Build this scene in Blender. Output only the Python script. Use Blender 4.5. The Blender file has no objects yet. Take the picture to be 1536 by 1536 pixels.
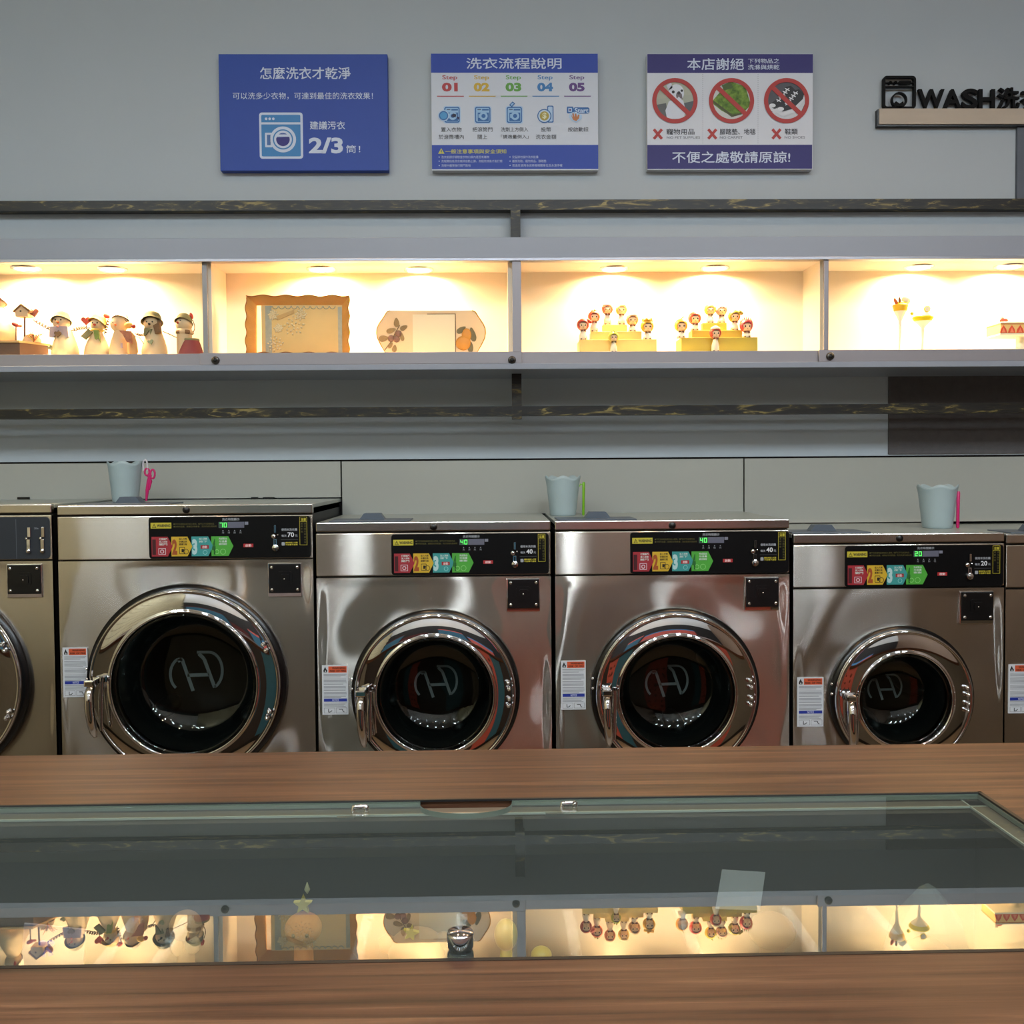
import bpy, bmesh, math, random
from mathutils import Vector, Matrix
random.seed(7)
PI = math.pi
sc = bpy.context.scene
col = sc.collection

# ------------------------------------------------------------------ camera
CAMZ = 1.40
FPX = 1500.0
PITCH, YAW, ROLL = math.radians(1.9), math.radians(1.1), 0.0075
SHIFT = -0.0095
cd = bpy.data.cameras.new('camera'); cam = bpy.data.objects.new('camera', cd); col.objects.link(cam)
cd.sensor_width = 36; cd.lens = 36 * FPX / 1536; cd.shift_y = SHIFT; cd.clip_start = 0.02
fwd = Vector((math.sin(YAW) * math.cos(PITCH), math.cos(YAW) * math.cos(PITCH), -math.sin(PITCH)))
rt0 = Vector((math.cos(YAW), -math.sin(YAW), 0)); up0 = rt0.cross(fwd)
rt = rt0 * math.cos(ROLL) - up0 * math.sin(ROLL)      # camera rolled clockwise: level lines rise to the right
upv = up0 * math.cos(ROLL) + rt0 * math.sin(ROLL)
cam.matrix_world = Matrix(((rt.x, upv.x, -fwd.x, 0), (rt.y, upv.y, -fwd.y, 0), (rt.z, upv.z, -fwd.z, CAMZ), (0, 0, 0, 1)))
sc.camera = cam
def P(px, py, Y):
    """where the sight line of photo point (px, py) meets the real vertical plane at depth Y"""
    d = fwd * FPX + rt * (px - 768) + upv * (768 + SHIFT * 1536 - py)
    t = Y / d.y
    return Vector((d.x * t, Y, CAMZ + d.z * t))
def PZ(px, py, z):
    d = fwd * FPX + rt * (px - 768) + upv * (768 + SHIFT * 1536 - py)
    t = (z - CAMZ) / d.z
    return Vector((d.x * t, d.y * t, z))

# ------------------------------------------------------------------ view, world, big lights
sc.view_settings.view_transform = 'Standard'
sc.view_settings.look = 'None'
sc.view_settings.exposure = 0.15
sc.view_settings.gamma = 1.0
sc.view_settings.use_curve_mapping = False
w = bpy.data.worlds.new('night'); sc.world = w; w.use_nodes = True
w.node_tree.nodes['Background'].inputs[0].default_value = (0.10, 0.12, 0.16, 1)
w.node_tree.nodes['Background'].inputs[1].default_value = 0.25

CEIL = 3.70
ROOM_X0, ROOM_X1, ROOM_Y0 = -3.0, 3.6, -4.2
TUBES = [(-2.62, -0.5), (-2.25, -0.5), (-0.93, -0.5), (-0.25, -0.5), (0.53, -0.5), (1.34, -0.5), (2.13, -0.5), (2.75, -0.5)]
TUBE_W = 26.0
COOL = [(-2.75, -3.8), (-1.43, -3.8), (-0.385, -3.8), (0.816, -3.8), (2.06, -3.8), (3.28, -3.8)]
WARM = [(-1.85, -0.5), (-0.6, 1.7), (0.85, 1.7), (1.7, 1.7), (-1.2, -3.3), (0.0, -3.3), (1.2, -3.3)]
def area(name, loc, rot, size, power, rgb, shape='RECTANGLE', size_y=None, spread=PI):
    l = bpy.data.lights.new(name, 'AREA'); l.energy = power; l.color = rgb; l.shape = shape; l.size = size
    if size_y: l.size_y = size_y
    l.spread = spread
    o = bpy.data.objects.new(name, l); o.location = loc; o.rotation_euler = rot; col.objects.link(o)
    return o
for (x, y) in TUBES:
    area('tube_light', (x, y, CEIL - 0.062), (0, 0, 0), 0.07, TUBE_W, (0.80, 0.92, 1.0), 'RECTANGLE', 1.3)
for (x, y) in WARM:
    area('spot_light', (x, y, CEIL - 0.022), (0, 0, 0), 0.07, 5.0, (1.0, 0.62, 0.32), 'DISK', None, 2.2)

for (x, y) in COOL:  # added fill from behind the camera, for the wall under the case
    l = bpy.data.lights.new('fill_light', 'POINT'); l.energy = 165; l.color = (0.87, 0.95, 1.0); l.shadow_soft_size = 0.075
    o = bpy.data.objects.new('fill_light', l); o.location = (x, y, CEIL - 0.10); col.objects.link(o)

# ------------------------------------------------------------------ materials
def lin(c):
    c = c / 255.0
    return c / 12.92 if c <= 0.04045 else ((c + 0.055) / 1.055) ** 2.4
def rgb(*c): return (lin(c[0]), lin(c[1]), lin(c[2]), 1)
_m = {}
def mat(name, c=(128, 128, 128), rough=0.5, metal=0.0, noise=0.0, nscale=20, bump=0.0, bscale=60, spec=0.5, emit=0, ecol=None, coat=0, aniso=0, stretch=None, alpha=1, trans=0, sss=0):
    if name in _m: return _m[name]
    m = bpy.data.materials.new(name); m.use_nodes = True; _m[name] = m
    nt = m.node_tree; b = nt.nodes['Principled BSDF']; I = b.inputs
    I['Base Color'].default_value = rgb(*c); I['Roughness'].default_value = rough; I['Metallic'].default_value = metal
    I['Specular IOR Level'].default_value = spec; I['Coat Weight'].default_value = coat
    I['Transmission Weight'].default_value = trans
    if emit:
        I['Emission Color'].default_value = rgb(*(ecol or c)); I['Emission Strength'].default_value = emit
    if aniso:
        I['Anisotropic'].default_value = aniso
        t = nt.nodes.new('ShaderNodeCombineXYZ'); t.inputs[2].default_value = 1
        nt.links.new(t.outputs[0], I['Tangent'])
    if noise or bump:
        tc = nt.nodes.new('ShaderNodeTexCoord'); mp = nt.nodes.new('ShaderNodeMapping')
        nt.links.new(tc.outputs['Object'], mp.inputs[0])
        if stretch: mp.inputs['Scale'].default_value = stretch
        if noise:
            n = nt.nodes.new('ShaderNodeTexNoise'); n.inputs['Scale'].default_value = nscale; n.inputs['Detail'].default_value = 4
            nt.links.new(mp.outputs[0], n.inputs['Vector'])
            mr = nt.nodes.new('ShaderNodeMapRange'); mr.inputs['From Min'].default_value = 0.3; mr.inputs['From Max'].default_value = 0.7
            mr.inputs['To Min'].default_value = 1 - noise; mr.inputs['To Max'].default_value = 1 + noise
            nt.links.new(n.outputs[0], mr.inputs[0])
            mx = nt.nodes.new('ShaderNodeVectorMath'); mx.operation = 'SCALE'; mx.inputs[0].default_value = rgb(*c)[:3]
            nt.links.new(mr.outputs[0], mx.inputs['Scale']); nt.links.new(mx.outputs[0], I['Base Color'])
        if bump:
            n2 = nt.nodes.new('ShaderNodeTexNoise'); n2.inputs['Scale'].default_value = bscale; n2.inputs['Detail'].default_value = 3
            nt.links.new(mp.outputs[0], n2.inputs['Vector'])
            bp = nt.nodes.new('ShaderNodeBump'); bp.inputs['Strength'].default_value = bump; bp.inputs['Distance'].default_value = 0.002
            nt.links.new(n2.outputs[0], bp.inputs['Height']); nt.links.new(bp.outputs[0], I['Normal'])
    return m
def ramp_mat(name, cols, rough, scale, stretch, metal=0, detail=6, bump=0.1, spec=0.5, dist=0.0, lo=0.3, hi=0.7):
    """noise through a colour ramp (wood grain, mottled iron, grass)"""
    if name in _m: return _m[name]
    m = bpy.data.materials.new(name); m.use_nodes = True; _m[name] = m
    nt = m.node_tree; b = nt.nodes['Principled BSDF']
    tc = nt.nodes.new('ShaderNodeTexCoord'); mp = nt.nodes.new('ShaderNodeMapping'); mp.inputs['Scale'].default_value = stretch
    nt.links.new(tc.outputs['Object'], mp.inputs[0])
    n = nt.nodes.new('ShaderNodeTexNoise'); n.inputs['Scale'].default_value = scale; n.inputs['Detail'].default_value = detail
    n.inputs['Distortion'].default_value = dist; n.inputs['Roughness'].default_value = 0.62
    nt.links.new(mp.outputs[0], n.inputs['Vector'])
    r = nt.nodes.new('ShaderNodeValToRGB'); nt.links.new(n.outputs[0], r.inputs[0])
    e = r.color_ramp.elements
    k = len(cols)
    for i, c in enumerate(cols):
        p = lo + (hi - lo) * i / (k - 1)
        if i < 2: el = e[i]; el.position = p
        else: el = e.new(p)
        el.color = rgb(*c)
    nt.links.new(r.outputs[0], b.inputs['Base Color'])
    b.inputs['Roughness'].default_value = rough; b.inputs['Metallic'].default_value = metal; b.inputs['Specular IOR Level'].default_value = spec
    if bump:
        bp = nt.nodes.new('ShaderNodeBump'); bp.inputs['Strength'].default_value = bump; bp.inputs['Distance'].default_value = 0.001
        nt.links.new(n.outputs[0], bp.inputs['Height']); nt.links.new(bp.outputs[0], b.inputs['Normal'])
    return m
def glass_mat(name, tint=(235, 245, 240), boost=1.0, haze=0.0, rough=0.0):
    """clear flat glass: Schlick mix of transparency and mirror reflection, the same on both faces"""
    if name in _m: return _m[name]
    m = bpy.data.materials.new(name); m.use_nodes = True; _m[name] = m
    nt = m.node_tree; nt.nodes.clear(); L = nt.links
    out = nt.nodes.new('ShaderNodeOutputMaterial')
    g = nt.nodes.new('ShaderNodeNewGeometry')
    d = nt.nodes.new('ShaderNodeVectorMath'); d.operation = 'DOT_PRODUCT'
    L.new(g.outputs['Normal'], d.inputs[0]); L.new(g.outputs['Incoming'], d.inputs[1])
    def M(op, a, bb):
        n = nt.nodes.new('ShaderNodeMath'); n.operation = op; n.use_clamp = False
        for i, v in enumerate((a, bb)):
            if v is None: continue
            if isinstance(v, (int, float)): n.inputs[i].default_value = v
            else: L.new(v, n.inputs[i])
        return n.outputs[0]
    a = M('ABSOLUTE', d.outputs['Value'], None)
    f = M('POWER', M('SUBTRACT', 1.0, a), 5.0)
    f = M('MINIMUM', M('MULTIPLY', M('ADD', M('MULTIPLY', f, 0.96), 0.04), boost), 1.0)
    tr = nt.nodes.new('ShaderNodeBsdfTransparent'); tr.inputs[0].default_value = rgb(*tint)
    gl = nt.nodes.new('ShaderNodeBsdfGlossy'); gl.distribution = 'BECKMANN'; gl.inputs['Roughness'].default_value = rough; gl.inputs['Anisotropy'].default_value = 0.99
    t = nt.nodes.new('ShaderNodeCombineXYZ'); t.inputs[2].default_value = 1; L.new(t.outputs[0], gl.inputs['Tangent']); gl.inputs[0].default_value = (0.95, 1, 0.98, 1)
    mx = nt.nodes.new('ShaderNodeMixShader'); L.new(f, mx.inputs[0]); L.new(tr.outputs[0], mx.inputs[1]); L.new(gl.outputs[0], mx.inputs[2])
    last = mx.outputs[0]
    if haze:
        df = nt.nodes.new('ShaderNodeBsdfDiffuse'); df.inputs[0].default_value = rgb(190, 205, 200)
        m2 = nt.nodes.new('ShaderNodeMixShader'); m2.inputs[0].default_value = haze
        L.new(last, m2.inputs[1]); L.new(df.outputs[0], m2.inputs[2]); last = m2.outputs[0]
    L.new(last, out.inputs[0])
    return m

STEEL = mat('brushed_stainless_steel', (200, 187, 168), 0.34, 1.0, noise=0.006, nscale=0.8)
def add_brushing(m, weight=0.72, rough=0.185, aniso=0.87):
    # fine horizontal grooves: each tips the surface a little up or down, never sideways, so lamps smear into upright streaks
    nt = m.node_tree; L = nt.links; b0 = nt.nodes['Principled BSDF']; out = nt.nodes['Material Output']
    gl = nt.nodes.new('ShaderNodeBsdfAnisotropic'); gl.distribution = 'BECKMANN'; gl.inputs['Color'].default_value = rgb(206, 199, 190)
    gl.inputs['Roughness'].default_value = rough; gl.inputs['Anisotropy'].default_value = aniso
    t = nt.nodes.new('ShaderNodeCombineXYZ'); t.inputs[0].default_value = 1; L.new(t.outputs[0], gl.inputs['Tangent'])
    mx = nt.nodes.new('ShaderNodeMixShader'); mx.inputs[0].default_value = weight
    L.new(b0.outputs[0], mx.inputs[1]); L.new(gl.outputs[0], mx.inputs[2]); L.new(mx.outputs[0], out.inputs[0])
add_brushing(STEEL)
STEEL2 = mat('stainless_trim', (205, 198, 188), 0.22, 1.0, noise=0.03, nscale=6)
CHROME = mat('polished_chrome', (225, 225, 228), 0.035, 1.0, noise=0.02, nscale=4)
BLACKP = mat('black_plastic', (7, 7, 8), 0.3, noise=0.1)
RUBBER = mat('black_rubber', (9, 9, 10), 0.55, noise=0.1)
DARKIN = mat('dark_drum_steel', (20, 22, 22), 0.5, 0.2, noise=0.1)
WALLM = mat('painted_wall', (176, 184, 190), 0.55, noise=0.015, nscale=3, bump=0.05, bscale=200)
PANELM = mat('laminate_wall_panel', (172, 170, 160), 0.42, noise=0.012, nscale=2, bump=0.03, bscale=150)
DARKWALL = mat('dark_grey_wall_panel', (84, 80, 80), 0.55, noise=0.12, nscale=40, bump=0.1, bscale=120)
GREYBLUE = mat('slate_blue_wall_panel', (92, 98, 108), 0.6, noise=0.05, nscale=20)
CASEM = mat('white_lacquered_board', (146, 152, 164), 0.32, noise=0.01, nscale=5)
CASEIN = mat('white_cabinet_interior', (226, 218, 206), 0.45, noise=0.01, nscale=5)
ALU = mat('brushed_aluminium', (170, 170, 178), 0.32, 0.9, noise=0.04, nscale=10, stretch=(0.3, 10, 10))
ALUP = mat('satin_aluminium_profile', (150, 146, 150), 0.42, 0.35, noise=0.02, nscale=10)
IRON = ramp_mat('black_iron_with_gold_smudges', [(20, 17, 12), (26, 22, 14), (52, 44, 24), (140, 122, 66)], 0.4, 3.6, (2.6, 14, 14), metal=0.1, bump=0.5, dist=1.6, lo=0.41, hi=0.66)
WOOD = ramp_mat('brown_oak_laminate', [(38, 22, 14), (66, 40, 28), (82, 53, 37), (108, 76, 55)], 0.42, 2.6, (0.7, 24, 24), bump=0.3, spec=0.25, detail=12, dist=0.5, lo=0.30, hi=0.70)
WHITEP = mat('white_board_edge', (205, 207, 210), 0.5, noise=0.01)
GLASS = glass_mat('clear_glass', (248, 251, 248), 0.5)
TOPGLASS = glass_mat('greenish_float_glass', (238, 246, 240), 2.6, haze=0.035)

# ------------------------------------------------------------------ object helpers
class Th:
    pass
def empty(name, loc, label, cat, group=None, rz=0):
    o = bpy.data.objects.new(name, None); col.objects.link(o); o.location = loc; o.rotation_euler.z = rz
    o.empty_display_size = 0.05
    o['label'] = label; o['category'] = cat
    if group: o['group'] = group
    return o
def tag(o, label, cat, group=None):
    o['label'] = label; o['category'] = cat
    if group: o['group'] = group
    return o
class MB:
    def __init__(s): s.v = []; s.f = []; s.mi = []; s.mats = []; s.sm = []
    def m(s, material):
        if material not in s.mats: s.mats.append(material)
        return s.mats.index(material)
    def add(s, vs, fs, material, smooth=False):
        k = len(s.v); i = s.m(material)
        s.v += [tuple(v) for v in vs]
        for f in fs: s.f.append(tuple(a + k for a in f)); s.mi.append(i); s.sm.append(smooth)
    def box(s, x0, x1, y0, y1, z0, z1, material):
        v = [(x, y, z) for z in (z0, z1) for y in (y0, y1) for x in (x0, x1)]
        s.add(v, [(0, 2, 3, 1), (4, 5, 7, 6), (0, 1, 5, 4), (2, 6, 7, 3), (0, 4, 6, 2), (1, 3, 7, 5)], material)
    def prism(s, pts, y0, y1, material, smooth=False):
        """outline in the X-Z plane swept from y0 (front) to y1"""
        n = len(pts)
        v = [(p[0], y0, p[1]) for p in pts] + [(p[0], y1, p[1]) for p in pts]
        s.add(v, [tuple(range(n)), tuple(range(2 * n - 1, n - 1, -1))], material)
        s.add(v, [(i, i + n, (i + 1) % n + n, (i + 1) % n) for i in range(n)], material, smooth)
    def prismz(s, pts, z0, z1, material, smooth=False):
        n = len(pts)
        v = [(p[0], p[1], z0) for p in pts] + [(p[0], p[1], z1) for p in pts]
        s.add(v, [tuple(range(n - 1, -1, -1)), tuple(range(n, 2 * n))], material)
        s.add(v, [(i, (i + 1) % n, (i + 1) % n + n, i + n) for i in range(n)], material, smooth)
    def lathe(s, prof, c, axis, material, n=32, smooth=True, a0=0, a1=2 * PI):
        """prof: (radius, along) pairs turned about an axis through c"""
        full = abs(a1 - a0 - 2 * PI) < 1e-6
        m_ = n if full else n + 1
        vs = []
        for (r, h) in prof:
            for i in range(m_):
                a = a0 + (a1 - a0) * i / n
                x, y = r * math.cos(a), r * math.sin(a)
                if axis == 'z': vs.append((c[0] + x, c[1] + y, c[2] + h))
                elif axis == 'y': vs.append((c[0] + x, c[1] + h, c[2] + y))
                else: vs.append((c[0] + h, c[1] + x, c[2] + y))
        fs = []
        for j in range(len(prof) - 1):
            for i in range(n):
                i2 = (i + 1) % m_
                f = (j * m_ + i, j * m_ + i2, (j + 1) * m_ + i2, (j + 1) * m_ + i)
                fs.append(f[::-1] if axis == 'y' else f)
        s.add(vs, fs, material, smooth)
    def ball(s, c, r, material, n=16, sc_=(1, 1, 1), rot=None, lo=-PI / 2, hi=PI / 2):
        k = max(4, n // 2); vs = []; fs = []
        for j in range(k + 1):
            t = lo + (hi - lo) * j / k
            for i in range(n):
                a = 2 * PI * i / n
                v = Vector((r * math.cos(t) * math.cos(a) * sc_[0], r * math.cos(t) * math.sin(a) * sc_[1], r * math.sin(t) * sc_[2]))
                if rot: v = rot @ v
                vs.append((c[0] + v.x, c[1] + v.y, c[2] + v.z))
        for j in range(k):
            for i in range(n):
                fs.append((j * n + i, j * n + (i + 1) % n, (j + 1) * n + (i + 1) % n, (j + 1) * n + i))
        s.add(vs, fs, material, True)
    def tube(s, pts, r, material, n=8, cap=True):
        pts = [Vector(p) for p in pts]; rr = r if isinstance(r, (list, tuple)) else [r] * len(pts)
        vs = []; fs = []; up = None
        for i, p in enumerate(pts):
            t = (pts[min(i + 1, len(pts) - 1)] - pts[max(i - 1, 0)]).normalized()
            if up is None: up = Vector((0, 0, 1)) if abs(t.z) < 0.9 else Vector((1, 0, 0))
            a = t.cross(up)
            if a.length < 1e-6: a = t.orthogonal()
            a.normalize(); b = a.cross(t).normalized(); up = b
            for k in range(n):
                an = 2 * PI * k / n
                vs.append(p + (a * math.cos(an) + b * math.sin(an)) * rr[i])
        for i in range(len(pts) - 1):
            for k in range(n):
                fs.append((i * n + k, (i + 1) * n + k, (i + 1) * n + (k + 1) % n, i * n + (k + 1) % n))
        s.add(vs, fs, material, True)
        if cap:
            s.add(vs[:n], [tuple(range(n))], material); s.add(vs[-n:], [tuple(range(n - 1, -1, -1))], material)
    def build(s, name, parent=None, world=False, bevel=0, seg=2):
        me = bpy.data.meshes.new(name)
        off = Vector((0, 0, 0))
        if world and parent is not None:
            p = parent
            while p is not None: off = off + p.location; p = p.parent
        me.from_pydata([(v[0] - off.x, v[1] - off.y, v[2] - off.z) for v in s.v], [], s.f)
        for m_ in s.mats: me.materials.append(m_)
        me.polygons.foreach_set('material_index', s.mi); me.polygons.foreach_set('use_smooth', s.sm)
        me.update()
        o = bpy.data.objects.new(name, me); col.objects.link(o)
        if parent is not None: o.parent = parent
        if bevel:
            b = o.modifiers.new('bevel', 'BEVEL'); b.width = bevel; b.segments = seg; b.limit_method = 'ANGLE'; b.angle_limit = math.radians(40)
        return o
def structure(o):
    o['kind'] = 'structure'; return o
def copy_tree(o, parent=None):
    c = o.copy(); col.objects.link(c)
    if parent is not None: c.parent = parent
    for ch in [x for x in o.children]: copy_tree(ch, c)
    return c

_tc = {}
def text_geo(s, bold=0.0):
    k = (s, bold)
    if k not in _tc:
        c = bpy.data.curves.new('lettering', 'FONT'); c.body = s; c.resolution_u = 3; c.offset = bold
        o = bpy.data.objects.new('lettering', c); me = o.to_mesh()
        vs = [(v.co.x, v.co.y) for v in me.vertices]; fs = [tuple(p.vertices) for p in me.polygons]
        o.to_mesh_clear(); bpy.data.objects.remove(o); bpy.data.curves.remove(c)
        if vs:
            x0 = min(v[0] for v in vs); x1 = max(v[0] for v in vs); y0 = min(v[1] for v in vs); y1 = max(v[1] for v in vs)
        else: x0 = x1 = y0 = y1 = 0
        _tc[k] = (vs, fs, x0, max(x1, x0 + 1e-6), y0, max(y1, y0 + 1e-6))
    return _tc[k]
_ink = {}
def ink(c):
    if c not in _ink: _ink[c] = mat('printed_ink_%d_%d_%d' % c, c, 0.5, noise=0.01)
    return _ink[c]
class Print:
    """flat print on a board: (u, v) on the artwork -> local X, Z; each layer a hair in front of the last"""
    def __init__(s, u0, u1, v0, v1, X0, X1, Z0, Z1, Y, step=0.0003, matf=None):
        s.k = (u0, u1, v0, v1, X0, X1, Z0, Z1); s.Y = Y; s.step = step; s.mb = MB(); s.matf = matf or ink
    def q(s, u, v, l=1):
        u0, u1, v0, v1, X0, X1, Z0, Z1 = s.k
        return (X0 + (u - u0) / (u1 - u0) * (X1 - X0), s.Y - s.step * l, Z1 - (v - v0) / (v1 - v0) * (Z1 - Z0))
    def poly(s, pts, c, l=1):
        m = c if not isinstance(c, tuple) else s.matf(c)
        v = [s.q(a, b, l) for a, b in pts]
        ar = sum(v[i][0] * v[(i + 1) % len(v)][2] - v[(i + 1) % len(v)][0] * v[i][2] for i in range(len(v)))
        f = tuple(range(len(v)))
        s.mb.add(v, [f if ar > 0 else f[::-1]], m)
    def rect(s, a, b, c_, d, c, l=1): s.poly([(a, b), (c_, b), (c_, d), (a, d)], c, l)
    def rrect(s, a, b, c_, d, r, c, l=1, n=5):
        pts = []
        for (x, y, t0) in ((c_ - r, b + r, -90), (c_ - r, d - r, 0), (a + r, d - r, 90), (a + r, b + r, 180)):
            for i in range(n + 1):
                t = math.radians(t0 + 90 * i / n); pts.append((x + r * math.cos(t), y + r * math.sin(t)))
        s.poly(pts, c, l)
    def disc(s, x, y, r, c, l=1, n=28, ry=None):
        s.poly([(x + r * math.cos(2 * PI * i / n), y + (ry or r) * math.sin(2 * PI * i / n)) for i in range(n)], c, l)
    def ring(s, x, y, r, r2, c, l=1, n=36):
        m = c if not isinstance(c, tuple) else s.matf(c)
        v = []
        for rr in (r, r2):
            for i in range(n):
                a = 2 * PI * i / n; v.append(s.q(x + rr * math.cos(a), y + rr * math.sin(a), l))
        s.mb.add(v, [(i, i + n, (i + 1) % n + n, (i + 1) % n) for i in range(n)], m)
    def line(s, pts, w_, c, l=1):
        for (a, b), (d, e) in zip(pts, pts[1:]):
            L = math.hypot(d - a, e - b) or 1; nx, ny = -(e - b) / L * w_ / 2, (d - a) / L * w_ / 2
            s.poly([(a + nx, b + ny), (d + nx, e + ny), (d - nx, e - ny), (a - nx, b - ny)], c, l)
    def text(s, t, a, b, c_, d, c, l=2, bold=0.0):
        if bold and any(ord(ch) > 0x2e80 for ch in t):      # thick strokes by overprinting, the outline offset breaks dense glyphs
            dx = bold * 1.1 * (d - b)
            for i, (ex, ey) in enumerate(((-dx, 0), (dx, 0), (0, -dx), (0, dx))): s.text(t, a + ex, b + ey, c_ + ex, d + ey, c, l + .15 * i, 0.0)
            return
        m = c if not isinstance(c, tuple) else s.matf(c)
        vs, fs, x0, x1, y0, y1 = text_geo(t, bold)
        s.mb.add([s.q(a + (x - x0) / (x1 - x0) * (c_ - a), d - (y - y0) / (y1 - y0) * (d - b), l) for x, y in vs], fs, m)
    def build(s, name, parent):
        return s.mb.build(name, parent) if s.mb.f else None
class SignPrint(Print):
    """as Print, but every line of lettering becomes a part of its own"""
    def __init__(s, *a_, **k_): Print.__init__(s, *a_, **k_); s.lines = []
    def text(s, t, *a_, **k_):
        if getattr(s, 'busy', False): return Print.text(s, t, *a_, **k_)
        s.busy = True; keep = s.mb; s.mb = MB(); Print.text(s, t, *a_, **k_); s.busy = False; s.lines.append(s.mb); s.mb = keep
    def build(s, name, parent):
        o = s.mb.build(name, parent) if s.mb.f else None
        for m_ in s.lines: m_.build('lettering', parent)
        return o

# ================================================================== ROOM SHELL
WY = 3.33
def bx(name, x0, x1, y0, y1, z0, z1, m, parent=None, bevel=0):
    b = MB(); b.box(x0, x1, y0, y1, z0, z1, m); return b.build(name, parent, world=True, bevel=bevel)
zs = P(768, 689, WY).z
wall_back = structure(bx('wall_back', ROOM_X0, ROOM_X1, WY, WY + 0.12, zs + 0.003, CEIL, WALLM))
for (xa, xb, yb) in ((-1300, 510.8, 748), (513.2, 1114.8, 770), (1117.2, 3000, 783)):
    X0 = max(P(xa, 730, WY).x, ROOM_X0); X1 = min(P(xb, 730, WY).x, ROOM_X1)
    zb = P(min(max((xa + xb) / 2, 250), 1330), yb, WY).z
    bx('panel', X0, X1, WY, WY + 0.02, zb, zs - 0.003, PANELM, wall_back)
bx('joint_backing', ROOM_X0, ROOM_X1, WY + 0.02, WY + 0.1, zs - 0.05, zs + 0.003, RUBBER, wall_back)
for xa in (512, 1116):
    Xc = P(xa, 730, WY).x
    bx('joint_backing', Xc - 0.01, Xc + 0.01, WY + 0.0205, WY + 0.03, zs - 0.2, zs - 0.05, RUBBER, wall_back)
SERVICE = mat('grey_green_service_wall', (70, 80, 66), 0.7, noise=0.25, nscale=9)
wall_service = structure(bx('wall_service', ROOM_X0, ROOM_X1, WY + 0.22, WY + 0.3, 0, zs, SERVICE))
random.seed(3)
for i in range(26):      # pipe stubs and clips glimpsed in the slot over the machines
    px = 560 + i * 39 + random.uniform(-6, 6)
    X = P(px, 770, WY + 0.195).x
    b = MB(); b.tube([(X, WY + 0.195, 1.15), (X + random.uniform(-.01, .01), WY + 0.195, 1.32)], random.choice((0.006, 0.009, 0.013)), random.choice((mat('pale_green_pipe', (120, 140, 118), 0.5), BLACKP, mat('grey_pipe', (110, 112, 108), 0.5))))
    b.build('pipe', wall_service, world=True)
for i, px in enumerate((40, 385, 405)):
    X = P(px, 748, WY + 0.02).x
    bx('pipe_clip', X - (0.012 if i == 1 else .018), X + (0.01 if i == 1 else .02), WY - 0.008, WY + 0.03, P(px, 753, WY).z, P(px, 745.5, WY).z, BLACKP, wall_back)
# dark panels on the right of the wall
x_ = P(1332, 620, WY).x
structure(bx('trim_1', x_, ROOM_X1, WY - 0.006, WY, zs + 0.008, 1.80, DARKWALL))
x_ = P(1523, 250, WY).x
structure(bx('trim_2', x_, ROOM_X1, WY - 0.012, WY, P(1530, 314, WY).z, P(1530, 190, WY).z, GREYBLUE))

FLOORM = mat('beige_vinyl_floor', (128, 118, 106), 0.35, noise=0.08, nscale=6)
structure(bx('floor', ROOM_X0 - .1, ROOM_X1 + .1, ROOM_Y0 - .1, WY + 0.4, -0.1, 0, FLOORM))
structure(bx('ceiling', ROOM_X0 - .1, ROOM_X1 + .1, ROOM_Y0 - .1, WY + 0.4, CEIL, CEIL + 0.1, mat('white_ceiling_board', (206, 204, 198), 0.6, noise=0.02)))
structure(bx('wall_right', ROOM_X1, ROOM_X1 + 0.1, ROOM_Y0, WY + 0.3, 0, CEIL, mat('taupe_wall', (120, 96, 78), 0.6, noise=0.03)))
wall_front = structure(bx('wall_front', ROOM_X0, ROOM_X1, ROOM_Y0 - 0.1, ROOM_Y0, 0, CEIL, mat('brown_wall', (30, 26, 24), 0.6, noise=0.05)))
bx('bounce_panel', ROOM_X0, ROOM_X1, ROOM_Y0, ROOM_Y0 + .02, 2.3, CEIL, mat('white_bounce_board', (206, 204, 200), .6, noise=.01), wall_front)  # unseen white panel added to bounce soft light under the display case
wall_left = structure(bx('wall_left', ROOM_X0 - 0.1, ROOM_X0, ROOM_Y0, WY + 0.3, 0, CEIL, mat('mortar_dark', (60, 50, 40), 0.8, noise=0.1)))
BRICKC = mat('cream_painted_brick', (200, 186, 146), 0.55, noise=0.08, nscale=8)
b = MB()
for r in range(24):
    for k in range(18):
        y0 = ROOM_Y0 + .02 + k * 0.40 + (0.2 if r % 2 else 0); z0 = 0.02 + r * 0.152
        b.box(ROOM_X0, ROOM_X0 + 0.018 + random.uniform(0, .008), y0, min(y0 + 0.388, WY - .01), z0, min(z0 + 0.142, CEIL - .005), BRICKC)
o = b.build('brickwork', wall_left, world=True); o['kind'] = 'stuff'



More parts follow.
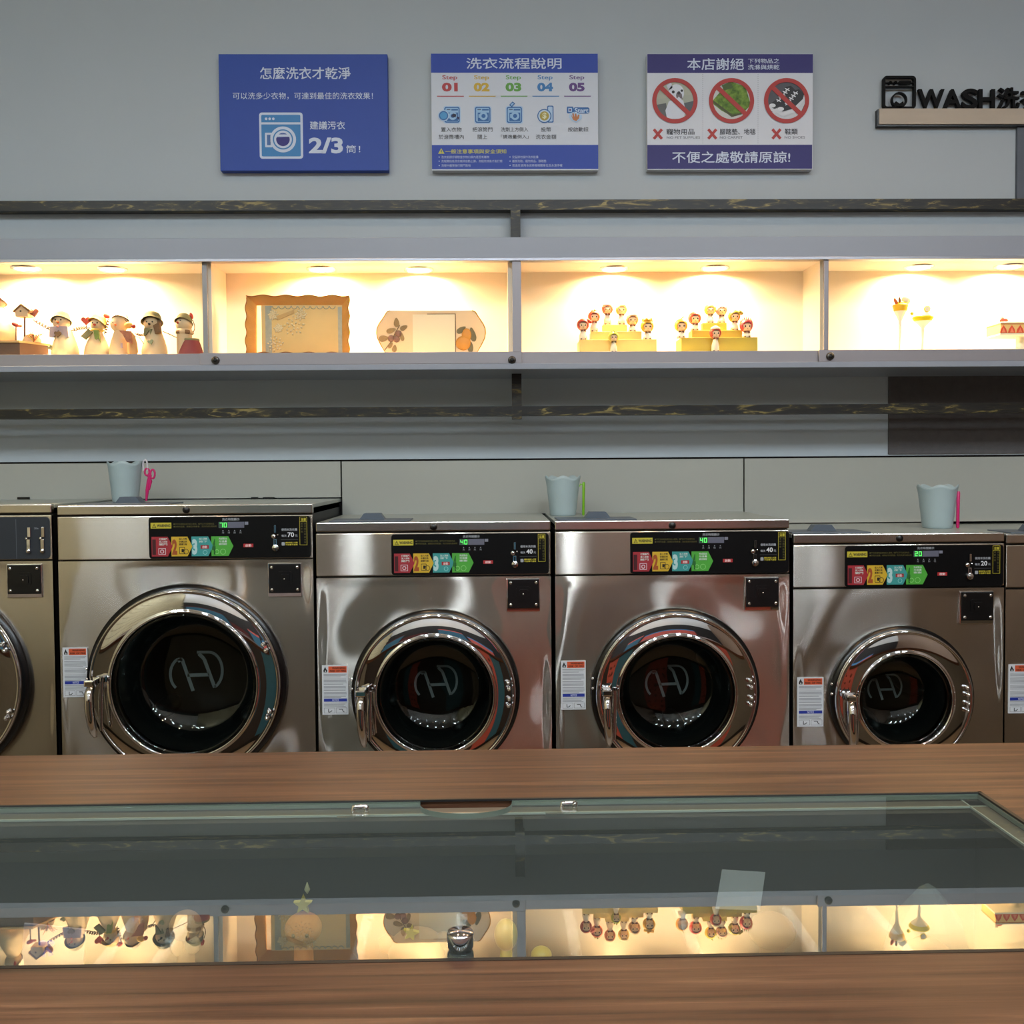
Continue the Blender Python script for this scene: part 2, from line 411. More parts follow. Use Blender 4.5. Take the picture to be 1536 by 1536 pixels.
# ceiling fittings, with the added fill globes last
for i, (x, y) in enumerate(TUBES):
    where = 'left' if x < -.3 else 'right' if x > .3 else 'middle'
    t = empty('tube_lamp', (x, y, CEIL), 'white tube lamp on the ceiling, out of view', 'ceiling lamp', 'ceiling tube lamps')
    bb = MB(); bb.box(-0.07, 0.07, -0.7, 0.7, -0.04, 0, mat('white_metal', (220, 220, 220), 0.4, noise=0.01)); bb.build('housing', t, bevel=0.006)
    bb = MB(); bb.box(-0.045, 0.045, -0.68, 0.68, -0.058, -0.04, mat('tube_glow', (220, 235, 255), 0.4, emit=5, ecol=(215, 235, 255))); bb.build('tube', t)
for i, (x, y) in enumerate(WARM):
    t = empty('recessed_spot', (x, y, CEIL), 'warm recessed ceiling spot, out of view', 'ceiling spot', 'warm ceiling spots')
    bb = MB(); bb.lathe([(0.06, 0), (0.06, -0.012), (0.042, -0.014), (0.040, -0.004)], (0, 0, 0), 'z', CHROME, 24); bb.build('bezel', t)
    bb = MB(); bb.lathe([(0.040, -0.008), (0.0, -0.010)], (0, 0, 0), 'z', mat('warm_spot_glow', (255, 200, 130), 0.4, emit=22, ecol=(255, 190, 120)), 24); bb.build('diffuser', t)

for i, (x, y) in enumerate(COOL):  # unseen globes added to carry the fill lights
    t = empty('fill_globe', (x, y, CEIL), 'cool white fill globe added at the ceiling, out of view', 'ceiling lamp', 'added fill globes at the back')
    bb = MB(); bb.lathe([(0, 0), (.05, 0), (.05, -.02), (.008, -.03), (.03, -.03), (.03, -.04)], (0, 0, 0), 'z', CHROME, 20); bb.build('rod', t)
    bb = MB(); bb.ball((0, 0, -.10), .072, mat('fill_glow', (235, 242, 255), 0.4, emit=14, ecol=(225, 238, 255)), 20); bb.build('globe', t)

# ================================================================== WALL SIGNS
def sign_board(name, label, px0, px1, py0, py1, m):
    Y = WY - 0.03; ym = (py0 + py1) / 2; xm = (px0 + px1) / 2
    X0, X1 = P(px0, ym, Y).x, P(px1, ym, Y).x; Z1, Z0 = P(xm, py0, Y).z, P(xm, py1, Y).z
    t = empty(name, ((X0 + X1) / 2, WY, Z0), label, 'sign', 'instruction boards on the wall')
    b = MB(); b.box(X0, X1, Y, WY, Z0, Z1, m); b.build('board', t, world=True, bevel=0.0015)
    cx = (X0 + X1) / 2
    return t, (X0 - cx, X1 - cx, 0, Z1 - Z0, -0.03)
def mk(t, g, u0, u1, v0, v1): return SignPrint(u0, u1, v0, v1, g[0], g[1], g[2], g[3], g[4])
BL = (20, 64, 160); WT = (205, 215, 235); LB = (52, 128, 190); NV = (34, 26, 110)
# --- sign 1
t, g = sign_board('wall_sign', 'plain blue board reading 2/3 with a washer pictogram, leftmost on the wall', 329, 582, 81, 256, ink(BL))
p = mk(t, g, 98, 1392, 103, 1000)
p.text('怎麼洗衣才乾淨', 415, 205, 1107, 297, WT, bold=.012); p.build('heading', t)
p = mk(t, g, 98, 1392, 103, 1000)
p.text('可以洗多少衣物，可達到最佳的洗衣效果！', 203, 398, 1277, 452, WT, bold=.004)
p.text('建議污衣', 790, 620, 1060, 683, WT, bold=.012)
p.text('2/3', 780, 745, 1043, 868, WT, bold=.035); p.text('筒！', 1065, 805, 1175, 864, WT, bold=.004); p.build('caption', t)
p = mk(t, g, 98, 1392, 103, 1000)
p.rrect(402, 552, 736, 908, 22, WT, 1); p.rrect(418, 570, 718, 890, 10, LB, 2); p.rect(418, 628, 718, 644, WT, 3)
for x in (456, 483, 511): p.disc(x, 601, 10, WT, 3)
p.rrect(445, 708, 500, 820, 6, WT, 3); p.rect(460, 724, 487, 804, (70, 110, 170), 4)
p.disc(583, 760, 100, WT, 4, 40); p.disc(583, 760, 78, LB, 5, 36); p.disc(583, 760, 64, (60, 90, 165), 5.5, 36); p.ring(583, 760, 68, 50, WT, 6)
p.poly([(583 + 52 * math.cos(math.radians(a)), 760 + 52 * math.sin(math.radians(a))) for a in range(-22, 203, 9)], (28, 20, 120), 6.5)
p.rect(535, 722, 631, 740, WT, 7)
p.build('pictogram', t)
# --- sign 2
t, g = sign_board('wall_sign', 'white and blue five-step washing guide board, middle one of the three wall boards', 647.3, 897, 80.6, 255.5, WHITEP)
U = (95, 1465, 113, 1076); GY = (206, 212, 224)
p = mk(t, g, *U); p.rect(95, 113, 1465, 1076, GY, 1); p.rect(95, 113, 1465, 270, (24, 62, 165), 2); p.rect(95, 866, 1465, 1066, (24, 62, 165), 2)
p.build('printed_face', t)
p = mk(t, g, *U); p.text('洗衣流程說明', 385, 148, 1165, 238, WT, 3, .012); p.build('heading', t)
SC = [((178, 52, 58), 'Step', '01'), ((204, 168, 42), 'Step', '02'), ((92, 158, 60), 'Step', '03'), ((52, 122, 186), 'Step', '04'), ((92, 56, 128), 'Step', '05')]
p = mk(t, g, *U)
for i, (c, a, n) in enumerate(SC):
    x = 186 + i * 261
    p.text(a, x, 290, x + 123, 335, c, 3, .012); p.text(n, x - 4, 352, x + 126, 425, c, 3, .05); p.rect(x - 44, 460, x + 176, 467, c, 3)
p.build('step_numbers', t)
p = mk(t, g, *U); K = (44, 46, 54)
for (s_, a, b_, c_, d) in (('置入衣物', 172, 720, 340, 757), ('於滾筒槽內', 152, 780, 358, 818), ('把滾筒門', 430, 720, 594, 757), ('關上', 472, 780, 550, 818),
                          ('洗劑上方倒入', 664, 720, 888, 757), ('「請適量倒入」', 664, 782, 890, 814), ('投幣', 994, 720, 1076, 757), ('洗衣金額', 950, 780, 1120, 818), ('按啟動鈕', 1216, 720, 1386, 757)):
    p.text(s_, a, b_, c_, d, K, 3, .006)
p.text('一般注意事項與安全須知', 206, 902, 706, 938, (200, 196, 70), 3, .012)
p.poly([(172, 893), (198, 938), (146, 938)], (200, 196, 70), 3); p.rect(168, 908, 176, 925, (30, 50, 120), 4); p.rect(168, 929, 176, 934, (30, 50, 120), 4)
for (s_, a, d, x1) in (('洗衣前請仔細檢查衣物口袋內是否有雜物', 172, 966, 565), ('洗程開始後洗衣機將自動上鎖，洗程完成後才能打開', 172, 1000, 672), ('洗程中嚴禁強行開門取物', 172, 1036, 412),
                      ('兒童請勿操作洗衣設備', 755, 966, 970), ('嚴禁洗鞋、寵物用品、腳踏墊', 755, 1000, 1036), ('若違反使用本店將報相關單位且永遠停權', 755, 1036, 1168)):
    p.text(s_, a, d - 11, x1, d + 11, (190, 200, 225), 3); p.disc(a - 18, d, 5, (190, 200, 225), 3, 8)
p.build('caption', t)
p = mk(t, g, *U); D = (40, 100, 168); L_ = (150, 190, 226)
def washer_icon(p, a, b_, c_, d):
    p.rrect(a - 8, b_ - 8, c_ + 8, d + 8, 20, (176, 204, 232), 3); p.rrect(a, b_, c_, d, 16, D, 4); p.rrect(a + 9, b_ + 9, c_ - 9, d - 9, 10, L_, 5)
    p.rect(a + 20, b_ + 18, a + 50, b_ + 26, (70, 90, 120), 6); p.rect(a + 58, b_ + 18, c_ - 14, b_ + 30, D, 6)
    cx, cy = (a + c_) / 2 + 6, (b_ + d) / 2 + 10
    p.rect(a + 22, cy - 28, c_ - 14, cy + 42, D, 6); p.disc(cx, cy, 34, L_, 7, 24); p.disc(cx, cy, 17, D, 8, 20); p.rect(a + 28, cy - 15, a + 38, cy + 15, L_, 7)
washer_icon(p, 200, 552, 326, 682)
p.build('pictogram', t); p = mk(t, g, *U)
p.disc(194, 625, 46, (176, 204, 232), 8, 24); p.disc(194, 625, 38, D, 9, 24); p.disc(194, 625, 29, (70, 150, 205), 10, 24)
p.poly([(255, 630), (275, 608), (300, 616), (292, 640), (272, 636)], (14, 20, 60), 10); p.poly([(300, 630), (326, 640), (318, 660), (306, 650)], (24, 40, 90), 10)
p.build('pictogram', t); p = mk(t, g, *U); washer_icon(p, 452, 552, 579, 684); p.build('pictogram', t); p = mk(t, g, *U); washer_icon(p, 712, 552, 838, 684)
p.poly([(762, 508), (782, 526), (756, 556), (732, 538)], D, 9); p.poly([(762, 518), (772, 527), (755, 546), (743, 536)], L_, 10)
p.build('pictogram', t); p = mk(t, g, *U)
p.rrect(1046, 542, 1098, 682, 10, D, 4); p.rrect(1054, 550, 1090, 674, 8, (176, 204, 232), 5)
p.disc(1022, 628, 58, D, 6); p.disc(1022, 628, 50, (190, 210, 230), 7); p.disc(1022, 628, 38, (176, 158, 66), 8); p.text('$', 1006, 600, 1040, 656, (225, 225, 190), 9, .03)
p.build('pictogram', t); p = mk(t, g, *U)
p.rrect(1208, 550, 1262, 606, 8, D, 4); p.rect(1220, 562, 1250, 594, (176, 204, 232), 5); p.rect(1228, 570, 1243, 586, (90, 60, 120), 6)
p.rrect(1262, 556, 1394, 608, 16, D, 4); p.text('Start', 1272, 562, 1386, 602, (196, 216, 240), 6, .02)
p.poly([(1230, 606), (1262, 596), (1300, 604), (1332, 622), (1330, 652), (1284, 684), (1246, 668), (1226, 640)], (176, 204, 232), 7)
p.poly([(1240, 614), (1256, 640), (1252, 608), (1264, 606), (1270, 636), (1274, 608), (1286, 610), (1290, 638), (1300, 616), (1312, 620), (1308, 648), (1284, 672), (1258, 660)], (186, 116, 66), 8)
p.build('pictogram', t)
# --- sign 3
t, g = sign_board('wall_sign', 'white and navy board with three red prohibition circles, rightmost wall board', 970.8, 1219, 80.8, 254.5, WHITEP)
U = (110, 1426, 108, 1030)
p = mk(t, g, *U); p.rect(110, 108, 1426, 1030, (214, 218, 228), 1); p.rect(112, 110, 1426, 260, NV, 2); p.rect(110, 832, 1422, 1024, NV, 2)
for x in (551, 990):
    for v in range(270, 826, 16): p.rect(x - 2, v, x + 2, v + 6, (120, 124, 140), 2)
p.build('printed_face', t)
p = mk(t, g, *U); p.text('本店謝絕', 428, 144, 876, 236, WT, 3, .012); p.text('下列物品之', 910, 146, 1160, 184, WT, 3, .012); p.text('洗滌與烘乾', 910, 194, 1160, 234, WT, 3, .012)
p.text('不便之處敬請原諒!', 308, 886, 1246, 976, WT, 3, .012); p.build('heading', t)
p = mk(t, g, *U)
for (s_, a, c_) in (('寵物用品', 262, 484), ('腳踏墊、地毯', 686, 970), ('鞋類', 1204, 1306)): p.text(s_, a, 704, c_, 750, (40, 42, 56), 3, .012)
for (s_, a, c_) in (('NO PET SUPPLIES', 264, 528), ('NO CARPET', 686, 868), ('NO SHOES', 1202, 1364)): p.text(s_, a, 764, c_, 783, (90, 94, 110), 3)
p.build('caption', t)
for x in (194, 626, 1137):
    p = mk(t, g, *U)
    for sg in (1, -1): p.line([(x - 32, 746 - 38 * sg), (x + 32, 746 + 38 * sg)], 22, (176, 46, 42), 3 + .2 * sg)
    p.build('red_cross', t)
def circ_clip(cx, cy, r, pts):
    out = []
    for (x, y) in pts:
        d = math.hypot(x - cx, y - cy)
        if d > r: x, y = cx + (x - cx) * r / d, cy + (y - cy) * r / d
        out.append((x, y))
    return out
p = mk(t, g, *U); cx, cy, R_ = 329, 482, 158      # the white dog
p.disc(cx, cy, R_, (176, 178, 160), 3, 40)
p.poly(circ_clip(cx, cy, R_, [(180, 470), (470, 430), (480, 520), (180, 560)]), (168, 172, 158), 3.5)
p.poly(circ_clip(cx, cy, R_, [(150, 520), (260, 500), (262, 660), (200, 640)]), (90, 92, 92), 4); p.poly(circ_clip(cx, cy, R_, [(400, 500), (500, 480), (490, 560), (420, 600)]), (84, 90, 96), 4)
p.poly(circ_clip(cx, cy, R_, [(262, 640), (254, 560), (280, 490), (330, 460), (396, 480), (414, 560), (408, 640)]), (214, 218, 230), 5)
p.disc(340, 420, 62, (220, 224, 234), 6, 24, 70); p.poly([(262, 360), (300, 338), (310, 380), (280, 400)], (205, 208, 222), 6)
p.disc(316, 412, 12, (24, 22, 28), 7, 12); p.disc(384, 402, 10, (24, 22, 28), 7, 12)
p.poly([(342, 420), (366, 410), (384, 430), (390, 470), (372, 462), (360, 448), (344, 466), (338, 440)], (108, 98, 104), 7); p.disc(360, 420, 13, (50, 42, 50), 8, 12)
p.build('dog_picture', t)
p = mk(t, g, *U); cx = 778
GR = ramp_mat('grass_print', [(52, 84, 20), (84, 118, 34), (116, 150, 54), (140, 164, 70)], 0.6, 60, (1, 1, 1), bump=0)
p.disc(cx, cy, R_, (206, 208, 205), 3, 40)
p.poly(circ_clip(cx, cy, R_, [(630, 480), (760, 300), (920, 340), (960, 520), (880, 570), (790, 610), (700, 560), (630, 505)]), GR, 4)
p.poly(circ_clip(cx, cy, R_, [(626, 478), (636, 500), (780, 612), (860, 590), (860, 578), (785, 592), (640, 484)]), (70, 74, 34), 5)
p.poly(circ_clip(cx, cy, R_, [(700, 360), (770, 330), (790, 380), (720, 400)]), (66, 92, 30), 5)
p.build('grass_picture', t)
p = mk(t, g, *U); cx = 1216
p.disc(cx, cy, R_, (74, 76, 84), 3, 40); p.poly(circ_clip(cx, cy, R_, [(1060, 590), (1200, 560), (1350, 420), (1400, 480), (1330, 620), (1216, 660), (1100, 620)]), (205, 208, 214), 4)
for (dx, dy) in ((0, 0), (66, 28)):
    q_ = lambda L0: circ_clip(cx, cy, R_ - 2, [(x + dx, y + dy) for x, y in L0])
    p.poly(q_([(1070, 520), (1120, 548), (1200, 520), (1290, 420), (1300, 440), (1210, 550), (1120, 580), (1072, 548)]), (215, 218, 224), 5 + dy / 14)
    p.poly(q_([(1076, 516), (1150, 460), (1210, 372), (1250, 362), (1290, 400), (1280, 440), (1200, 518), (1120, 540)]), (26, 26, 34), 5.5 + dy / 14)
    p.disc(1104 + dx, 520 + dy, 26, (222, 225, 230), 6 + dy / 14, 14, 16)
    for k in range(5):
        x, y = 1150 + k * 17 + dx, 478 - k * 22 + dy
        p.line([(x - 14, y - 6), (x + 22, y + 12)], 8, (228, 230, 236), 6.3 + dy / 14)
        p.line([(x - 10, y + 12), (x + 20, y - 8)], 6, (228, 230, 236), 6.4 + dy / 14)
p.build('shoes_picture', t)
for cx in (329, 778, 1216):
    p = mk(t, g, *U); p.ring(cx, cy, 180, 147, (176, 44, 40), 9.5, 48); p.line([(cx - 112, cy - 106), (cx + 112, cy + 106)], 36, (176, 44, 40), 9.8); p.build('prohibition_mark', t)

# ================================================================== SHOP SIGN ON THE LEDGE
def solid_text(mb, s_, x0, x1, z0, z1, y0, y1, m, bold=0.0):
    c = bpy.data.curves.new('l', 'FONT'); c.body = s_; c.resolution_u = 4; c.offset = bold; c.extrude = 0.5
    o = bpy.data.objects.new('l', c); me = o.to_mesh()
    vs = [v.co.copy() for v in me.vertices]; fs = [tuple(p.vertices) for p in me.polygons]
    o.to_mesh_clear(); bpy.data.objects.remove(o)
    a0, a1 = min(v.x for v in vs), max(v.x for v in vs); b0, b1 = min(v.y for v in vs), max(v.y for v in vs)
    mb.add([(x0 + (v.x - a0) / (a1 - a0) * (x1 - x0), (y0 + y1) / 2 - v.z * (y1 - y0), z0 + (v.y - b0) / (b1 - b0) * (z1 - z0)) for v in vs], fs, m)
LY = WY - 0.026
zt = P(1430, 162.5, LY).z; zb = P(1430, 186, LY).z; xl = P(1319, 175, LY).x
shop = empty('shop_sign', (xl + 0.4, WY, zb), 'black washer emblem and raised letters standing on a pale wooden ledge, upper right', 'sign')
LEDGE = mat('pale_beech_veneer', (190, 174, 156), 0.5, noise=0.05, nscale=4, stretch=(1, 8, 8))
b = MB(); b.box(xl, 2.4, LY, WY, zb, zt, LEDGE); b.build('ledge', shop, world=True, bevel=0.001)
bx('ledge_edge', xl - 0.004, 2.4, LY + 0.004, WY, zb - 0.005, zb, BLACKP, shop); bx('ledge_edge', xl - 0.004, xl, LY + 0.004, WY, zb, zt - 0.001, BLACKP, shop)
BL3 = mat('black_acrylic_letter', (2, 2, 3), 0.6, spec=.2, noise=0.02)
for (s_, a, c_, t_) in (('W', 1377.5, 1417, 133.5), ('A', 1415, 1443, 133.5), ('S', 1443.5, 1467, 132.8), ('H', 1468.5, 1493, 133.5), ('洗', 1497, 1530, 131), ('衣', 1532, 1565, 131)):
    b = MB(); solid_text(b, s_, P(a, 150, LY + .003).x, P(c_, 150, LY + .003).x, zt, P(1430, t_, LY + .003).z, LY + 0.003, LY + 0.017, BL3, .022 if ord(s_) < 128 else .02)
    b.build('letter', shop, world=True)
b = MB()
def LP(px, py): v = P(px, py, LY + .003); return (v.x, v.z)
x0, z1 = LP(1325, 113.5); x1, z0 = LP(1374, 162.5); z0 = zt
def rr_pts(x0, x1, z0, z1, r, n=5):
    pts = []
    for (x, z, t0) in ((x1 - r, z1 - r, 0), (x0 + r, z1 - r, 90), (x0 + r, z0 + r, 180), (x1 - r, z0 + r, 270)):
        for i in range(n + 1):
            t_ = math.radians(t0 + 90 * i / n); pts.append((x + r * math.cos(t_), z + r * math.sin(t_)))
    return pts
def frame_prism(mb, outer, inner, y0, y1, m):
    n = len(outer)
    v = [(p[0], y, p[1]) for y in (y0, y1) for p in outer] + [(p[0], y, p[1]) for y in (y0, y1) for p in inner]
    fs = []
    for i in range(n):
        j = (i + 1) % n
        fs += [(i, 2 * n + i, 2 * n + j, j), (n + j, 3 * n + j, 3 * n + i, n + i), (j, n + j, n + i, i), (2 * n + i, 3 * n + i, 3 * n + j, 2 * n + j)]
    mb.add(v, fs, m)
e = 0.0075; ya, yb_ = LY + 0.003, LY + 0.017
frame_prism(b, rr_pts(x0, x1, z0, z1, 0.012), rr_pts(x0 + e, x1 - e, z0 + e, z1 - e, 0.006), ya, yb_, BL3)
W_, H_ = x1 - x0, z1 - z0
b.box(x0 + e, x1 - e, ya, yb_, z0 + H_ * .65, z0 + H_ * .69, BL3); b.box(x0 + e, x1 - e, ya, yb_, z0 + H_ * .78, z0 + H_ * .80, BL3)
b.box(x0 + W_ * .5, x1 - W_ * .15, ya, yb_, z0 + H_ * .76, z0 + H_ * .85, BL3)
for k in (.22, .38): b.lathe([(0, ya), (.005, ya), (.005, yb_)], (x0 + W_ * k, 0, z0 + H_ * .80), 'y', BL3, 12)
cxx, czz = (x0 + x1) / 2, z0 + H_ * .27
n = 28
frame_prism(b, [(cxx + .026 * math.cos(2 * PI * i / n), czz + .026 * math.sin(2 * PI * i / n)) for i in range(n)], [(cxx + .0215 * math.cos(2 * PI * i / n), czz + .0215 * math.sin(2 * PI * i / n)) for i in range(n)], ya, yb_, BL3)
b.prism([(cxx + .021 * math.cos(math.radians(a)), czz + .021 * math.sin(math.radians(a))) for a in range(212, 329, 13)] + [(cxx + .012, czz - .004), (cxx, czz - .012), (cxx - .012, czz - .004)][:3], ya, yb_, BL3)
b.build('washer_emblem', shop, world=True)

# ================================================================== IRON FRAMES
RYa, RYb = 3.15, 3.19
Pz_top = P(768, 355.6, 3.015).z - .001; Pz_bot = P(768, 554, 3.015).z - .0005
def iron(name, label, y0, y1, p0, p1, brace, RYa=3.15, RYb=3.19):
    z1, z0 = P(768, y0, RYa).z, P(768, y1, RYa).z
    t = empty(name, (0, RYa, z0), label, 'metal frame', 'iron rails above and below the display case')
    bx('rail', -2.4, 2.7, RYa, RYb, z0, z1, IRON, t)
    X0, X1 = P(766, 330, RYa).x, P(780.5, 330, RYa).x
    za, zb_ = P(773, p0, RYa).z, P(773, p1, RYa).z
    bx('post', X0, X1, RYa - 0.002, RYb - .002, min(za, zb_) if not brace else Pz_top, max(za, zb_) if brace else Pz_bot, IRON, t)
    zc = (z0 + z1) / 2
    if not brace: bx('wall_bracket', X0 + .002, X1 - .002, RYb, WY - .001, zc - .012, zc + .012, IRON, t)
    return t
iron('iron_frame', 'black iron rail with gold smudges and short post, above the display case', 299.5, 314.5, 308, 360, True, 3.285, 3.328)
iron('iron_frame', 'black iron rail with gold smudges and short post, below the display case', 609.2, 623.6, 550, 628.5, False)

# ================================================================== DISPLAY CASE
FY = 3.015; BY = 3.21
def Zf(py, Y=FY): return P(768, py, Y).z
zu, zst, zrl, ztr, zfa, ztop = Zf(554), Zf(545), Zf(527.3), Zf(391.5), Zf(387), Zf(355.6)
zfl = zrl + 0.001; zci = ztr + 0.004
CX0, CX1 = -2.35, 2.65
case = empty('display_case', (0, WY, zu), 'long white wall display case with lit compartments and sliding glass doors', 'display case')
bx('top_fascia', CX0, CX1, FY, FY + 0.022, zfa, ztop, CASEM, case, .0015)
bx('top_board', CX0, CX1, FY + .022, WY - .002, zci + 0.012, ztop - .002, CASEM, case)
bx('ceiling_board', CX0, CX1, FY + .024, BY, zci, zci + 0.012, CASEIN, case)
bx('back_board', CX0, CX1, BY, BY + 0.012, zfl - .02, zci + .012, CASEIN, case)
bx('bottom_board', CX0, CX1, FY - 0.004, WY - .002, zu, zst - .0005, CASEM, case, .0015)
bx('floor_board', CX0, CX1, FY + 0.026, BY, zst, zfl, CASEIN, case)
bx('door_track', CX0, CX1, FY - .006, FY + .024, ztr, zfa, ALU, case, .001)
def Xf(px, Y=FY, py=460): return P(px, py, Y).x
parts_x = [(309.5, 318), (762, 768.5), (1229.5, 1236)]
for (a, c_) in parts_x:
    bx('partition', Xf(a, FY + .03), Xf(c_, FY + .03) + 0.006 * 0, FY + .028, BY, zfl, zci, CASEIN, case)
for xx in (CX0, CX1 - 0.02): bx('end_board', xx, xx + .02, FY + .024, WY - .002, zu, ztop - .003, CASEM, case)
def sliding_door(x0, x1, yf, lock=None, lw=7.5, rw=7.5, l_on=True, r_on=True):
    d = bpy.data.objects.new('sliding_door', None); col.objects.link(d); d.parent = case
    X0, X1 = Xf(x0), Xf(x1)
    b = MB(); b.box(X0, X1, yf, yf + .010, zst, zrl, ALUP); b.build('bottom_rail', d, world=True, bevel=.001)
    if l_on: b = MB(); b.box(X0, Xf(x0 + lw), yf, yf + .010, zrl, ztr, ALUP); b.build('stile', d, world=True, bevel=.001)
    if r_on: b = MB(); b.box(Xf(x1 - rw), X1, yf, yf + .010, zrl, ztr, ALUP); b.build('stile', d, world=True, bevel=.001)
    b = MB(); b.add([(X0 + .004, yf + .005, zrl), (X1 - .004, yf + .005, zrl), (X1 - .004, yf + .005, ztr), (X0 + .004, yf + .005, ztr)], [(0, 1, 2, 3)], GLASS); b.build('glass_pane', d, world=True)
    for lp in lock or []:
        c = P(lp[0], lp[1], yf)
        b = MB(); b.lathe([(0, -.008), (.0095, -.008), (.0118, -.005), (.012, 0)], (c.x, yf, c.z), 'y', mat('lock_steel', (90, 88, 86), .3, .9, noise=.1), 20)
        b.lathe([(0, -.0095), (.0062, -.0095), (.0066, -.008)], (c.x, yf, c.z), 'y', DARKIN, 14); b.box(c.x - .0008, c.x + .0008, yf - .0105, yf - .009, c.z - .004, c.z + .004, BLACKP)
        b.build('lock', d, world=True)
sliding_door(-330, 309.5, FY + .012, None, r_on=True)
sliding_door(309.5 - 14 + 3, 782, FY + .0, [(323.5, 540.5), (768, 540)], lw=4, rw=13.5, l_on=False)
sliding_door(768, 1238, FY + .012, None, l_on=False, r_on=False)
sliding_door(1229, 1800, FY + .0, [(1245, 534.5)], l_on=False)
bx('stile', Xf(1236), Xf(1243), FY, FY + .01, zrl, ztr, ALUP, case, .001)
# puck lights
PUCK = mat('puck_glow', (255, 240, 190), .4, emit=14, ecol=(255, 214, 150))
pk = [(40, 402), (168, 403), (482, 403), (628, 404), (921, 402.5), (1072, 401.5), (1378, 400), (1514, 399)]
wh = ['leftmost, over the white figure', 'over the hatted snowmen', 'over the golden tray', 'over the fruit plate', 'over the left doll staircase', 'over the right doll staircase', 'over the dessert glasses', 'rightmost, over the strawberry cake']
for (c_, l_) in zip(pk, wh):
    v = PZ(c_[0], c_[1], zci)
    t = empty('puck_light', (v.x, v.y, zci), 'round warm puck light in the display case, ' + l_, 'light', 'puck lights in the display case')
    b = MB(); b.lathe([(0.046, 0), (0.045, -.004), (0.037, -.006), (0.036, -.002)], (0, 0, 0), 'z', CHROME, 32); b.build('bezel', t)
    b = MB(); b.lathe([(0.036, -.003), (0, -.004)], (0, 0, 0), 'z', PUCK, 28); b.build('lens', t)
    area('puck_beam', (v.x, v.y, zci - .012), (math.radians(8), 0, 0), .06, 5.0, (1.0, .67, .35), 'DISK', None, math.radians(165))

# ================================================================== WASHING MACHINES
MY = 2.81; MBK = 3.50
s_px = MY / FPX
STICK = mat('sticker_white', (196, 200, 205), .5, noise=.01)
BOWLG = glass_mat('door_bowl_glass', (190, 198, 194), 1.2)
LOGO = mat('etched_grey_logo', (128, 132, 134), .5, noise=.05)
LOGO.node_tree.nodes['Principled BSDF'].inputs['Emission Strength'].default_value = 0
GASK = mat('black_gasket', (10, 10, 11), .25, noise=.05)
HATCH = mat('blue_grey_hatch_plastic', (84, 94, 106), .38, noise=.02)
TOPM = mat('grey_green_enamel_top', (160, 166, 158), .30, .1, noise=.03, nscale=3)
def dent(theta, r, R, hw, seed):
    """gentle hand-beaten waviness of the sheet around the door opening"""
    u = (r - R) / 0.09
    a = 0.0036 * math.exp(-u * u) * (1 + 0.45 * math.cos(3 * theta + seed) + .3 * math.cos(5 * theta + seed * 2.1))
    a += 0.0013 * math.sin(7 * r + 2 * theta + seed)
    return a
def front_panel(mb, x0, x1, z0, z1, cx, cz, R, seed, coin):
    NT, NR = 112, 20
    def edge(th):
        dx, dz = math.cos(th), math.sin(th); t = 1e9
        if dx > 1e-9: t = min(t, (x1 - cx) / dx)
        if dx < -1e-9: t = min(t, (x0 - cx) / dx)
        if dz > 1e-9: t = min(t, (z1 - cz) / dz)
        if dz < -1e-9: t = min(t, (z0 - cz) / dz)
        return t
    ths = [2 * PI * i / NT for i in range(NT)]
    for (a, b_) in ((x0, z0), (x1, z0), (x1, z1), (x0, z1)):       # snap a ray to every corner
        th = math.atan2(b_ - cz, a - cx) % (2 * PI); k = min(range(NT), key=lambda i: abs((ths[i] - th + PI) % (2 * PI) - PI)); ths[k] = th
    ths.sort()
    vs = []
    for j in range(NR + 1):
        f = j / NR
        for th in ths:
            te = edge(th); r = R * .93 + (te - R * .93) * f
            fade = min(1, (1 - f) * 5); fade = fade * fade * (3 - 2 * fade)
            x, z = cx + r * math.cos(th), cz + r * math.sin(th)
            y = dent(th, r, R, 0, seed) * fade
            q = ((x - coin[0]) ** 2 + (z - coin[1]) ** 2) / 0.085 ** 2
            y += 0.0035 * math.exp(-q) * fade
            vs.append((x, y, z))
    n = NT
    fs = [(j * n + i, (j + 1) * n + i, (j + 1) * n + (i + 1) % n, j * n + (i + 1) % n) for j in range(NR) for i in range(n)]
    mb.add(vs, fs, STEEL, True)
    ob = [(x0, 0, z0), (x1, 0, z0), (x1, 0, z1), (x0, 0, z1), (x0, .012, z0), (x1, .012, z0), (x1, .012, z1), (x0, .012, z1)]
    mb.add(ob, [(0, 4, 5, 1), (1, 5, 6, 2), (2, 6, 7, 3), (3, 7, 4, 0)], STEEL)

